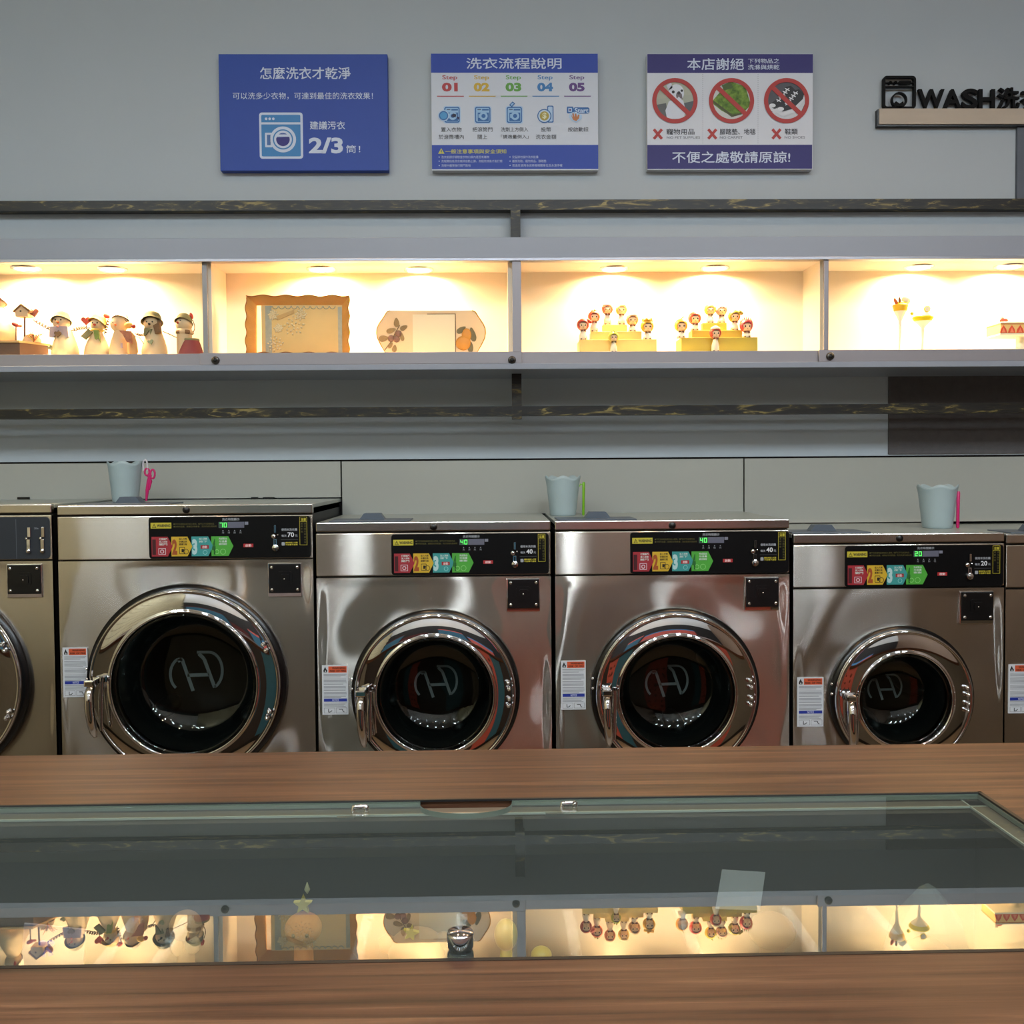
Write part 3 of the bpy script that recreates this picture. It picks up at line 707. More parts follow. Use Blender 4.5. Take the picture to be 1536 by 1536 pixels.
def control_label(t, X0, X1, Z0, Z1, price):
    """the black control label with its printed steps and the chrome coin slot"""
    b = MB(); b.prism(rr_pts(X0, X1, Z0, Z1, .009), -.0022, 0, mat('gloss_black_label', (3, 3, 4), .42, noise=.02, spec=.2)); lab = b.build('control_label', t)
    U = (28, 1472, 58, 430)      # artwork coordinates
    p = Print(*U, X0, X1, Z0, Z1, -.0023, step=.00012)
    YE = (186, 174, 50); G = (150, 154, 160); YD = (86, 80, 30)
    p.rect(46, 108, 230, 160, YE, 1)
    p.poly([(58, 153), (96, 153), (77, 116)], BLACKP, 2); p.poly([(65, 149), (89, 149), (77, 124)], YE, 3); p.rect(75, 130, 79, 142, BLACKP, 4)
    p.text('WARNING', 102, 122, 222, 148, (20, 20, 16), 2, .04)
    p.text('●不可洗滌物品請勿投入使用，機門口不可放置物品', 250, 114, 612, 130, YD, 2); p.text('●衣物勿過量，請確認衣物數量，洗衣前請先看說明', 250, 137, 632, 153, YD, 2)
    p.text('洗衣時間顯示', 684, 72, 838, 94, G, 2, .02)
    p.rect(652, 106, 880, 160, (92, 94, 110), 1); p.rect(884, 106, 916, 132, (120, 122, 136), 1)
    LED = mat('green_led_digits', (90, 220, 90), .5, emit=1.1, ecol=(90, 235, 110))
    p.rect(655, 108, 735, 158, (46, 82, 52), 2)
    seg = {'0': 'abcdef', '2': 'abged', '4': 'fgbc', '7': 'abc'}
    for i, ch in enumerate(price):
        x = 662 + i * 36; A = dict(a=(x, 113, x + 26, 118), g=(x, 131, x + 26, 136), d=(x, 149, x + 26, 154), f=(x, 113, x + 5, 134), b=(x + 21, 113, x + 26, 134), e=(x, 132, x + 5, 154), c=(x + 21, 132, x + 26, 154))
        for s_ in seg[ch]: p.rect(*A[s_], LED, 3)
    for i, s_ in enumerate(('洗', '清', '脫', '完')):
        x = 690 + i * 52; p.disc(x, 184, 5, G, 2, 8); p.text(s_, x - 10, 193, x + 10, 210, G, 2)
    cols = [((150, 34, 44), (60, 10, 16), '1'), ((196, 162, 38), (150, 72, 26), '2'), ((52, 142, 140), (170, 200, 200), '3'), ((70, 158, 52), (28, 96, 34), '4')]
    for i in (3, 2, 1, 0):
        c, c2, n_ = cols[i]; x = (52, 228, 407, 584)[i]; e_ = (240, 415, 600, 780)[i]
        p.poly([(x, 234), (e_ - 44, 234), (e_, 322), (e_ - 44, 410), (x, 410)], c, 4 - i * .8 + 1)
    for i in range(4):
        c, c2, n_ = cols[i]; x = (52, 228, 407, 584)[i]
        p.text(n_, x + 6, 258, x + (38 if i in (0, 3) else 52), 396, c2, 6, .06)
        for k in range(3):
            if i == 2 and k == 2: continue
            p.text(('打開機門', '放入衣物', '關門')[k] if i == 0 else ('投入代幣', '依價目表', '選擇行程')[k] if i == 1 else ('加入洗劑', '按下')[k] if i == 2 else ('完成取出', '勿過量', '謝謝')[k], x + 68, 246 + k * 24, x + 140, 264 + k * 24, (30, 22, 10) if i == 1 else (196, 206, 200), 6, .02)
    p.rrect(112, 336, 178, 394, 4, (205, 190, 195), 6); p.rect(117, 341, 173, 389, cols[0][0], 7); p.ring(145, 366, 18, 11, (205, 190, 195), 8, 16)
    p.rrect(298, 328, 348, 390, 4, (28, 22, 12), 6); p.rect(303, 333, 343, 385, cols[1][0], 7); p.rect(318, 345, 340, 374, (28, 22, 12), 8); p.ring(358, 368, 24, 19, (28, 22, 12), 8, 14)
    p.rect(488, 312, 562, 344, (150, 30, 36), 6); p.text('啟動', 504, 317, 546, 340, (220, 190, 190), 7, .03); p.ring(528, 376, 20, 16, (140, 200, 198), 6, 14)
    p.ring(688, 372, 26, 21, (128, 196, 110), 6, 16); p.ring(632, 372, 22, 16, (128, 196, 110), 6, 16)
    p.rect(870, 303, 958, 334, (164, 32, 38), 1); p.text('啟動', 888, 308, 940, 330, (225, 200, 200), 2, .03)
    p.text('使用本洗衣機', 1212, 168, 1352, 190, G, 2, .03); p.text('每次', 1212, 224, 1256, 244, G, 2, .03); p.text(price, 1266, 204, 1324, 246, (215, 218, 222), 2, .02); p.text('元', 1332, 224, 1354, 244, G, 2, .02)
    p.rect(1205, 268, 1360, 271, (70, 72, 74), 1)
    p.rrect(1212, 292, 1240, 322, 6, G, 1); p.text('請依序投入代幣', 1246, 290, 1355, 304, YE, 2, .03); p.text('不找零不退幣', 1246, 308, 1355, 322, YE, 2, .03)
    for (a, b_, c_, d) in ((1374, 66, 1441, 69), (1374, 316, 1441, 319), (1374, 66, 1377, 319), (1438, 66, 1441, 319), (1374, 108, 1441, 111)): p.rect(a, b_, c_, d, YE, 1)
    p.text('注意', 1386, 78, 1432, 102, YE, 2, .04)
    for k, (s_, v0, v1) in enumerate((('請', 118, 138), ('勿', 142, 162), ('開', 166, 186), ('門', 190, 210), ('取', 214, 234), ('出', 238, 258), ('衣', 262, 282), ('物', 286, 306))):
        p.text(s_, 1414, v0, 1432, v1 - 3, YD, 2)
        if k < 4: p.text('運轉中機'[k], 1384, v0, 1402, v1 - 3, YD, 2)
    o = p.build('print', lab)
    def Q(u, v): q = p.q(u, v, 0); return q[0], q[2]
    b = MB(); x, z = Q(1160, 170)
    f = (X1 - X0) / 1444
    b.box(x - 9 * f, x + 9 * f, -.011, -.0022, z - 34 * f, z + 32 * f, CHROME); b.box(x - 2 * f, x + 2 * f, -.0115, -.0105, z - 30 * f, z + 28 * f, BLACKP)
    x, z = Q(1142, 238); b.ball((x, -.005, z), 23 * f, CHROME, 14, (1, .6, 1)); x2, z2 = Q(1180, 225); b.ball((x2, -.005, z2), 9 * f, CHROME, 8)
    x, z = Q(1158, 298); b.box(x - 15 * f, x + 15 * f, -.008, -.0022, z - 34 * f, z + 36 * f, CHROME); b.box(x - 6 * f, x + 6 * f, -.0084, -.0078, z - 34 * f, z + 30 * f, BLACKP)
    x, z = Q(1160, 340); b.lathe([(0, -.012), (30 * f, -.010), (34 * f, -.0022)], (x, 0, z), 'y', CHROME, 14)
    b.build('coin_slot', lab, bevel=.0006)
    return lab

def warning_sticker(t, X0, X1, Z0, Z1):
    b = MB(); b.box(X0, X1, -.0010, .0002, Z0, Z1, STICK); st = b.build('warning_sticker', t)
    st['label'] = 'white warning sticker with orange header and blue bar'
    p = Print(0, 145, 0, 282, X0, X1, Z0, Z1, -.0011, step=.0001)
    p.rect(36, 6, 138, 42, (196, 82, 46), 1); p.text('WARNING', 56, 10, 132, 22, (40, 16, 12), 2, .03); p.text('RISK OF FIRE', 44, 27, 134, 38, (40, 16, 12), 2, .03)
    p.poly([(10, 40), (8, 30), (18, 8), (24, 22), (30, 28), (28, 40)], (22, 22, 24), 1); p.poly([(15, 38), (19, 26), (24, 38)], STICK, 2)
    y = 50
    for k in range(17):
        if k in (3, 8, 12): y += 5
        p.rect(9, y, 138 - (k * 37 % 40 if k in (2, 7, 11, 16) else k * 13 % 7), y + 2.6, (110, 114, 118), 1); y += 7.4
    p.rect(9, 190, 138, 208, (28, 48, 138), 1); p.text('NOTICE', 56, 193, 92, 205, (190, 196, 220), 2, .02)
    for k in range(4): p.rect(9, 214 + k * 7, 138 - k * 9 % 20, 216.5 + k * 7, (110, 114, 118), 1)
    for (a, c_) in ((9, 70), (76, 138)):
        for q in ((a, 243, c_, 245), (a, 272, c_, 274), (a, 243, a + 2, 274), (c_ - 2, 243, c_, 274)): p.rect(*q, (120, 122, 126), 1)
    p.line([(34, 250), (34, 268), (46, 266), (54, 258)], 4, (24, 24, 26), 1); p.line([(92, 252), (112, 252), (114, 262), (122, 268)], 4, (24, 24, 26), 1)
    p.build('print', st)

def door(t, cx, cz, R, Ri, seed, hside=-1, handle=True):
    d = bpy.data.objects.new('door', None); col.objects.link(d); d.parent = t; d.location = (cx, 0, cz)
    b = MB(); b.lathe([(R * .99, .004), (R * 1.004, -.006), (R * .996, -.016), (R * .94, -.020)], (0, 0, 0), 'y', GASK, 96); b.build('gasket', d)
    r0, r1 = R * .950, Ri
    pr = [(r0, -.014), (r0 + .001, -.028), (r0 - .0015, -.034), (r0 - .0045, -.0362), (r0 - .0075, -.0345), (r0 - .009, -.0335)]
    N = 12
    for i in range(N + 1):
        f = i / N; r = (r0 - .010) * (1 - f) + (r1 + .007) * f
        y = -.0335 - .0075 * f - .0012 * math.sin(f * PI)
        pr.append((r, y))
    ye = pr[-1][1]
    pr += [(r1 + .004, ye - .004), (r1, ye - .003), (r1 - .002, ye + .004), (r1 - .003, ye + .02)]
    b = MB(); b.lathe(pr, (0, 0, 0), 'y', CHROME, 128); b.build('chrome_ring', d)
    rb = Ri * .80
    b = MB(); b.lathe([(r1 - .003, ye + .010), (r1 - .006, ye + .004), (r1 - .012, ye + .008), (rb + .012, .052), (rb + .002, .062), (rb, .070), (rb * .9, .078), (rb * .6, .088), (rb * .3, .093), (0, .095)], (0, 0, 0), 'y', BOWLG, 96)
    b.build('glass_bowl', d)
    b = MB(); zz = b; sgn = 1
    k = Ri * .38
    tl = MB()
    def L2(x, z): return (x * k, z * k)
    def stroke(pts, w_):
        for (a, c_) in zip(pts, pts[1:]):
            dx, dz = c_[0] - a[0], c_[1] - a[1]; L = math.hypot(dx, dz) or 1; nx, nz = -dz / L * w_ / 2, dx / L * w_ / 2
            v = [(a[0] + nx, .100, a[1] + nz), (c_[0] + nx, .100, c_[1] + nz), (c_[0] - nx, .100, c_[1] - nz), (a[0] - nx, .100, a[1] - nz)]
            tl.add(v + [(x, .1008, z) for x, _, z in v], [(0, 3, 2, 1), (4, 5, 6, 7), (0, 1, 5, 4), (2, 3, 7, 6)], LOGO)
    ox, oz = 0.02 * k, -.0
    w_ = .13 * k
    stroke([(-.78 * k, .52 * k), (-.62 * k, .60 * k), (-.22 * k, -.62 * k)], w_)
    stroke([(.02 * k, .80 * k), (.22 * k, .60 * k), (.60 * k, -.50 * k)], w_); stroke([(-.42 * k, -.02 * k), (.40 * k, -.0 * k)], w_)
    stroke([(-.60 * k, .60 * k)] + [((-.62 + .45 * math.cos(math.radians(a))) * k, (.02 + .62 * math.sin(math.radians(a))) * k) for a in range(110, 250, 14)] , w_ * .8)
    stroke([(-.05 * k, .86 * k)] + [((.40 + .50 * math.cos(math.radians(a))) * k, (.16 + .70 * math.sin(math.radians(a))) * k) for a in range(88, -75, -14)], w_ * .8)
    tl.build('etched_emblem', d)
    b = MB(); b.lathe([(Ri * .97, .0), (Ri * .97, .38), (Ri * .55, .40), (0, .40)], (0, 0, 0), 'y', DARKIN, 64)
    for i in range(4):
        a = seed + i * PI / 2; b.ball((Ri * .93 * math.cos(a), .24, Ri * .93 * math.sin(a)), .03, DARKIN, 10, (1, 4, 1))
    b.build('drum', d)
    # hinge bolts on the right of the ring
    xb = (R * .965 + Ri) / 2 + R * .045
    for zb_ in HB.get(seed, (.019 * 5, .013 * 5, -.013 * 5, -.019 * 5)):
        x = math.sqrt(max(xb ** 2 - zb_ ** 2, 0)); b = MB(); b.lathe([(0, -.0135), (.003, -.0125), (.0058, -.009), (.0065, -.004), (.0065, .004)], (x, -.040, zb_), 'y', CHROME, 14); b.build('bolt', d)
    if handle:
        hx = -(R * .965 + Ri) / 2 - R * .015; ht = 0.0
        b = MB()
        pts = [(hx + .002, -.058, .012), (hx, -.078, .006), (hx - .002, -.090, -.012), (hx - .001, -.092, -.05), (hx + .002, -.088, -.09), (hx + .004, -.080, -.118), (hx + .005, -.070, -.132)]
        b.tube(pts, [.010, .012, .013, .013, .012, .010, .006], CHROME, 12)
        b.build('handle', d)
        b = MB(); b.box(hx - .016, hx + .012, -.092, -.045, .008, .026, CHROME); b.build('handle_bracket', d, bevel=.004)
        b = MB(); b.tube([(hx + .022, -.062, .018), (hx + .020, -.066, -.04), (hx + .020, -.064, -.118)], [.006, .008, .005], CHROME, 8); b.build('latch', d)
        for zz_ in (.014, -.014): b = MB(); b.ball((-R * .985, -.020, zz_ + .03), .0045, CHROME, 8); b.build('bolt', d)
    return d

HB = {}
def machine(name_label, L, R_, top, lid, fas, pan, lab, coin, dc, dr, di, sticker, price, key, hatch, bolts, seed, old=False):
    """all numbers are photo pixels measured on the machine's front plane"""
    xc = (P(L, 950, MY).x + P(R_, 950, MY).x) / 2
    t = empty('washing_machine', (xc, MY, 0), name_label, 'washing machine', 'stainless washing machines in a row')
    ym = 900; xm = (L + R_) / 2
    def X(px, py=ym): return P(px, py, MY).x - xc
    def Z(py, px=None): return P(xm if px is None else px, py, MY).z
    x0, x1 = X(L), X(R_)
    zt, zl, zf0, zf1, zp = Z(top), Z(lid), Z(fas[0]), Z(fas[1]), Z(pan)
    b = MB(); b.box(x0 + .004, x1 - .004, .013, MBK - MY, .06, zl + .002, mat('dark_sheet_side', (30, 30, 31), .5, .3, noise=.1))
    # carve-free shell: a back and sides only, so the drum stays hollow
    b = MB()
    SD = mat('dark_sheet_side', (30, 30, 31), .5, .3, noise=.1)
    b.box(x0 + .003, x0 + .006, .012, MBK - MY, .06, zl, SD); b.box(x1 - .006, x1 - .003, .012, MBK - MY, .06, zl, SD)
    b.box(x0 + .006, x1 - .006, MBK - MY - .01, MBK - MY, .06, zl, SD); b.box(x0 + .003, x1 - .003, .012, MBK - MY, 0, .06, SD)
    b.box(x0 + .006, x1 - .006, .016, .03, zp - .004, zl, SD)
    b.build('body', t)
    b = MB(); b.box(x0, x1, 0, .02, zl + .0012, zt, STEEL2); b.build('lid_edge', t, bevel=.003)
    b = MB(); b.box(x0, x1, .02, MBK - MY, zt - .012, zt - .0005, TOPM); b.build('top', t, bevel=.002)
    b = MB(); b.box(x0, x1, 0.0, .014, zf1, zf0, STEEL); b.build('control_fascia', t, bevel=.0025)
    ccx, ccz = X(dc[0]), P(dc[0], dc[1], MY).z
    rr, ri = dr * s_px, di * s_px
    cx0, cx1 = X(coin[0]), X(coin[2]); cz1 = P(coin[0], coin[1], MY).z; cz0 = P(coin[0], coin[3], MY).z
    b = MB(); front_panel(b, x0, x1, .10, zp, ccx, ccz, rr, seed, ((cx0 + cx1) / 2, (cz0 + cz1) / 2)); b.build('front_panel', t)
    # coin plate
    b = MB(); b.box(cx0 - .003, cx1 + .002, -.004, .004, cz0 - .010, cz1 + .001, CHROME); cp = b.build('coin_plate', t, bevel=.001)
    b = MB(); b.box(cx0, cx1, -.0075, -.003, cz0, cz1, BLACKP); b.build('cover', cp, bevel=.0015)
    mx, mz = (cx0 + cx1) / 2, (cz0 + cz1) / 2
    b = MB(); b.prism(rr_pts(mx - .021, mx + .021, mz - .018, mz + .020, .008), -.0095, -.0074, BLACKP); b.prism(rr_pts(mx - .012, mx + .014, mz - .012, mz + .012, .005), -.0125, -.0094, BLACKP)
    b.lathe([(0, -.0145), (.0022, -.014), (.0025, -.012)], (mx, 0, mz - .001), 'y', STEEL2, 8); b.build('coin_button', cp, bevel=.001)
    for (a, c_) in ((cx0 + .0085, cz0 + .010), (cx1 - .0085, cz0 + .010), (cx0 + .0085, cz1 - .010), (cx1 - .0085, cz1 - .010)):
        b = MB(); b.ball((a, -.008, c_), .0052, CHROME, 10, (1, .8, 1)); b.build('bolt', cp)
    # key lock
    if key:
        k = P(key[0], key[1], MY); b = MB(); b.lathe([(0, -.006), (.0075, -.006), (.0095, -.004), (.0105, 0)], (k.x - xc, 0, k.z), 'y', BLACKP, 20); b.lathe([(0, -.0068), (.003, -.0066), (.0034, -.006)], (k.x - xc, 0, k.z), 'y', DARKIN, 10); b.build('key_lock', t)
    if not old:
        control_label(t, X(lab[0]), X(lab[2]), Z(lab[3], (lab[0] + lab[2]) / 2), Z(lab[1], (lab[0] + lab[2]) / 2), price)
    else:
        X0, X1, Z0, Z1 = X(lab[0]), X(lab[2]), Z(lab[3], 20), Z(lab[1], 20)
        b = MB(); b.prism(rr_pts(X0, X1, Z0, Z1, .012), -.0022, 0, mat('slate_control_label', (36, 42, 50), .4, noise=.03)); lb = b.build('control_label', t)
        p = Print(0, 1536, 0, 1536, P(0, 0, MY).x - xc, P(260, 0, MY).x - xc, Z(920, 20), Z(660, 20), -.0023, step=.0002)
        p.rect(31, 700, 35, 1050, (90, 96, 104), 1); p.text('20x', 196, 774, 236, 790, (150, 154, 160), 1); p.build('print', lb)
        for (u, c_) in ((155, CHROME), (280, STEEL2)):
            b = MB()
            def q(u_, v_): a = p.q(u_, v_, 0); return a[0], a[2]
            a, z1_ = q(u - 12, 772); c2, z0_ = q(u + 14, 858); b.box(a, c2, -.009, -.002, z0_, z1_, c_)
            a, z1_ = q(u - 38, 868); b.ball((a + .004, -.004, z1_ - .001), .0052, c_, 10); a, z1_ = q(u - 24, 880); c2, z0_ = q(u + 6, 975); b.box(a, c2, -.007, -.002, z0_, z1_, c_)
            a, z1_ = q(u - 8, 982); b.lathe([(0, -.012), (.006, -.010), (.0065, -.002)], (a, 0, z1_), 'y', c_, 12); b.build('coin_slot', lb, bevel=.0006)
    if sticker:
        warning_sticker(t, X(sticker[0]), X(sticker[2]), P(sticker[0], sticker[3], MY).z, P(sticker[0], sticker[1], MY).z)
    if bolts: HB[seed] = [(dc[1] - y) * s_px for y in bolts]
    door(t, ccx, ccz, rr, ri, seed)
    if hatch:
        hx0, hx1, bx0, bx1 = hatch
        b = MB(); b.box(X(hx0), X(hx1), .03, .17, zt - .0005, zt + .003, HATCH); h = b.build('soap_hatch', t, bevel=.001)
        a, c_ = X(bx0), X(bx1); b = MB(); b.prism([(a, zt + .003), (c_, zt + .003), (c_ - .014, zt + .021), (a + .014, zt + .021)], .085, .125, HATCH); b.build('grip', h, bevel=.002)
    for sx in (x0 + .05, x1 - .05):
        pass
    return t
m0 = machine('large stainless washer with slate control label, leftmost and cut by the frame', -298, 80, 757.5, 772, (774, 841), 843, (-150, 775.5, 77.5, 838.5), (13.5, 847, 63, 891), (-107, 1023), 148, 107, None, '70', None, None, (964, 973, 1064, 1073), 1.1, True)
m1 = machine('large stainless washer with price 70, second from the left', 88.5, 470.5, 757, 772.3, (773.6, 838.8), 840.6, (225.5, 774.7, 467.5, 837), (404.5, 845.3, 452, 889.5), (280, 1023), 148.5, 107.5, (92.3, 971.5, 129.5, 1046), '70', (279.3, 764.8), (112, 250, 158, 198), (964, 973, 1064, 1073), 2.3)
m2 = machine('stainless washer with price 40, between the price-70 washer and its twin', 475, 826.5, 782.5, 797.3, (799, 863), 865.8, (588, 800.5, 823.5, 861.5), (761.5, 868.5, 808.7, 912), (652.5, 1038), 126.5, 87, (481.5, 998, 520.5, 1072), '40', (650.3, 790.5), (492, 614, 534, 574), (1020, 1029, 1044.5, 1054.5), 0.4)
m3 = machine('stainless washer with price 40, below the blue cup with the green stick', 833, 1184, 780, 794.6, (796.3, 860.5), 862.8, (945.5, 797.5, 1183, 859.5), (1118.5, 866.5, 1167, 910), (1012, 1037), 127.5, 87, (840.7, 991, 878, 1064.5), '40', (1008.3, 788.2), (838, 958, 882, 922), (1017, 1027, 1043, 1053), 3.4)
m4 = machine('smallest stainless washer with price 20, rightmost of the four whole ones', 1190, 1506, 800, 814.5, (816.3, 880), 883, (1267, 818, 1504, 880 - .5), (1441, 887.5, 1488.5, 930.5), (1351, 1045.5), 110, 70.5, (1196, 1016, 1235.5, 1090), '20', (1349.3, 807.5), (1193, 1312, 1230, 1270), (1027, 1037.5, 1051, 1061.5), 4.6)
m5 = machine('stainless washer cut off by the right edge of the frame', 1508.5, 1824, 800, 814.5, (816.3, 880), 883, (1587, 818, 1822, 879.5), (1759, 887.5, 1806, 930.5), (1669, 1045.5), 110, 70.5, (1513.5, 996.5, 1552, 1070), '20', (1667, 807.5), (1524, 1640, 1560, 1600), (1027, 1037.5, 1051, 1061.5), 5.2)

# ------------------------------------------------------------------ cups standing on the washers
CUPM = mat('pale_blue_cup_plastic', (160, 178, 182), .45, noise=.02)
CUPI = mat('cup_inside_grey', (110, 124, 122), .5, noise=.02)
def cup(label, xl, xr, yt, yb, Y, ztop_surf, seed):
    xm = (xl + xr) / 2; c = P(xm, yb, Y); h = P(xm, yt, Y).z - ztop_surf; r = (P(xr, yt, Y).x - P(xl, yt, Y).x) / 2
    t = empty('plastic_cup', (c.x, Y, ztop_surf), label, 'cup', 'pale blue cups on the washers')
    b = MB(); N = 48
    def row(rr, zf, wav=0):
        return [(rr * math.cos(2 * PI * i / N), rr * math.sin(2 * PI * i / N), zf + wav * math.cos(5 * 2 * PI * i / N + seed)) for i in range(N)]
    rows = [row(r * .70, 0), row(r * .74, .004)]
    for k in range(9): rows.append(row(r * (.75 + .022 * k), h * (.1 + .085 * k), .0)); rows.append(row(r * (.757 + .022 * k), h * (.12 + .085 * k), .0))
    rows += [row(r * .97, h * .90, .0035), row(r * 1.01, h * .97, .0055), row(r * .985, h * .97, .0055), row(r * .92, h * .86, .003), row(r * .70, .006), row(.001, .006)]
    vs = sum(rows, []); fs = [(j * N + i, j * N + (i + 1) % N, (j + 1) * N + (i + 1) % N, (j + 1) * N + i) for j in range(len(rows) - 1) for i in range(N)]
    b.add(vs, fs, CUPM, True); b.add(rows[0], [tuple(range(N))[::-1]], CUPM); b.build('body', t)
    return t, c.x, r, h
def zt_of(m, top, px): return P(px, top, MY).z
z1t = P(279, 757, MY).z; z3t = P(1008, 780, MY).z; z4t = P(1348, 800, MY).z
cup('pale blue scalloped plastic cup beside the pink scissors, on the price-70 washer', 163, 214, 692, 752, 3.12, z1t, .5)
cup('pale blue ribbed plastic cup beside a green stick, between the two price-40 washers', 818, 871, 714, 772, 3.15, z3t, 1.8)
cup('pale blue ribbed plastic cup beside a straight pink stick, on the price-20 washer', 1377, 1435, 727, 792, 3.05, z4t, 3.0)
PINK = mat('hot_pink_plastic', (196, 30, 104), .35, noise=.03); GRN = mat('lime_green_plastic', (110, 170, 20), .35, noise=.03); WHT = mat('white_plastic_hook', (196, 192, 200), .35, noise=.02)
# pink scissors
Y = 3.12; c = P(220, 752, Y)
t = empty('scissors', (c.x, Y, z1t), 'pink plastic scissors hanging from a white hook beside the blue cup', 'scissors')
def S(px, py, Y_=Y): v = P(px, py, Y_); return (v.x - c.x, Y_ - Y, v.z - z1t)
b = MB(); b.tube([S(219.5, 751.2), S(221, 735), S(223, 722), S(225.5, 712)], [.003, .0055, .006, .005], PINK, 10); b.tube([S(223.5, 735), S(226, 722), S(222, 712)], [.003, .005, .004], PINK, 10); b.build('blades', t)
for (cx_, cy_, rx, ry) in ((229, 711, 3.4, 6.8), (220.5, 708, 3.4, 5.2)):
    b = MB(); b.tube([S(cx_ + rx * math.cos(a * PI / 8), cy_ + ry * math.sin(a * PI / 8)) for a in range(17)], .0030, PINK, 8); b.build('finger_loop', t)
b = MB(); b.tube([S(214.5, 698), S(215, 692), S(218, 689.5), S(220.5, 693), S(221, 700), S(221.5, 706)], .0028, WHT, 8)
b.tube([S(215.5, 706), S(214.5, 698)], .0028, WHT, 8); b.build('hook', t)
def stick(name, label, pxt, pyt, pxb, pyb, Y, zs_, m, r):
    c = P(pxb, pyb, Y); t = empty(name, (c.x, Y, zs_), label, 'stick'); a = P(pxt, pyt, Y)
    h = a.z - zs_
    b = MB(); b.tube([(0, 0, .0), (0, 0, .004), ((a.x - c.x) * .5, 0, h * .5), (a.x - c.x, 0, h - .004), (a.x - c.x, 0, h)], [r * .6, r, r * .95, r * 1.1, r * .7], m, 10); b.build('shaft', t)
    b = MB(); b.tube([(a.x - c.x - .002, 0, h - .010), (a.x - c.x - .010, 0, h - .006), (a.x - c.x - .013, 0, h - .014)], .002, m, 6); b.build('hook', t)
stick('cleaning_stick', 'lime green stick hooked to the right of the middle blue cup', 875.5, 723, 875, 770, 3.13, z3t, GRN, .0042)
stick('cleaning_stick', 'hot pink stick standing right of the rightmost blue cup', 1437.5, 737, 1436.5, 789, 3.02, z4t, PINK, .0050)

# ================================================================== ORNAMENTS IN THE DISPLAY CASE
OY = 3.11; ps = OY / FPX
CREAM = mat('cream_plaster', (196, 172, 140), .6, noise=.04); OLIVE = mat('grey_olive_felt', (122, 118, 86), .8, noise=.12); LAV = mat('lavender_cloth', (164, 148, 158), .8, noise=.1)
RED = mat('brick_red_felt', (168, 52, 44), .7, noise=.1); WIRE = mat('rusty_wire', (88, 58, 42), .5, .4, noise=.1); BURG = mat('burgundy_cloth', (128, 56, 62), .8, noise=.12)
BRN = mat('brown_cloth', (112, 82, 56), .8, noise=.1); STRAW = mat('straw_yellow', (206, 172, 84), .75, noise=.15); BLK = mat('eye_black', (20, 16, 14), .4, noise=.02)
GREENL = mat('leaf_green', (110, 128, 58), .7, noise=.1); ORG = mat('carrot_orange', (206, 96, 46), .6, noise=.05); BLUEH = mat('heart_maroon', (110, 48, 38), .6, noise=.08)
WOODP = mat('dark_walnut_plinth', (92, 62, 46), .5, noise=.12, nscale=10, stretch=(1, 6, 6)); WOODT = mat('maple_plinth_top', (196, 160, 108), .5, noise=.08)
class Fig:
    def __init__(s, name, label, cat, px, base=531, Y=OY, group=None):
        s.c = P(px, base, Y); s.Y = Y; s.px = px; s.t = empty(name, (s.c.x, Y, zfl), label, cat, group)
    def q(s, px, py, dy=0.0):
        v = P(px, py, s.Y); return Vector((v.x - s.c.x, dy, v.z - zfl))
    def part(s, name, fn, bevel=0):
        b = MB(); fn(b); return b.build(name, s.t, bevel=bevel)
def heart(b, f, x, y, r, m, dy=-.006, tilt=0):
    pts = []
    for k in range(20):
        a = 2 * PI * k / 20; hx = 16 * math.sin(a) ** 3 / 16; hz = (13 * math.cos(a) - 5 * math.cos(2 * a) - 2 * math.cos(3 * a) - math.cos(4 * a)) / 16
        hx, hz = hx * math.cos(tilt) - hz * math.sin(tilt), hx * math.sin(tilt) + hz * math.cos(tilt)
        q = f.q(x, y); pts.append((q.x + hx * r * ps, q.z + hz * r * ps))
    b.prism(pts[::-1], dy - .003, dy + .003, m)
def coil(b, f, p0, p1, sag, amp, turns, m=WIRE, r=.0016, dy=0):
    a = f.q(*p0); c = f.q(*p1); pts = []; n = turns * 8
    for i in range(n + 1):
        t_ = i / n; e_ = min(1, t_ * 6, (1 - t_) * 6)
        pts.append((a.x + (c.x - a.x) * t_ + amp * e_ * math.cos(2 * PI * turns * t_) * .6, dy + amp * e_ * math.cos(2 * PI * turns * t_), a.z + (c.z - a.z) * t_ - sag * math.sin(PI * t_) + amp * e_ * math.sin(2 * PI * turns * t_)))
    b.tube(pts, r, m, 5)
def snow_body(f, cx, wbot, ytop, wtop, m=CREAM, ybot=531):
    def fn(b):
        q0 = f.q(cx, ybot); q1 = f.q(cx, ytop); H = q1.z; pr = []
        for i in range(13):
            t_ = i / 12; w_ = wtop + (wbot - wtop) * math.cos(t_ * PI / 2) ** 1.2 if t_ > .15 else wbot * (.93 + .07 * t_ / .15)
            pr.append((w_ * ps, H * t_))
        b.lathe([(0.001, 0)] + pr + [(0.001, H)], (q0.x, 0, 0), 'z', m, 28)
    f.part('body', fn)
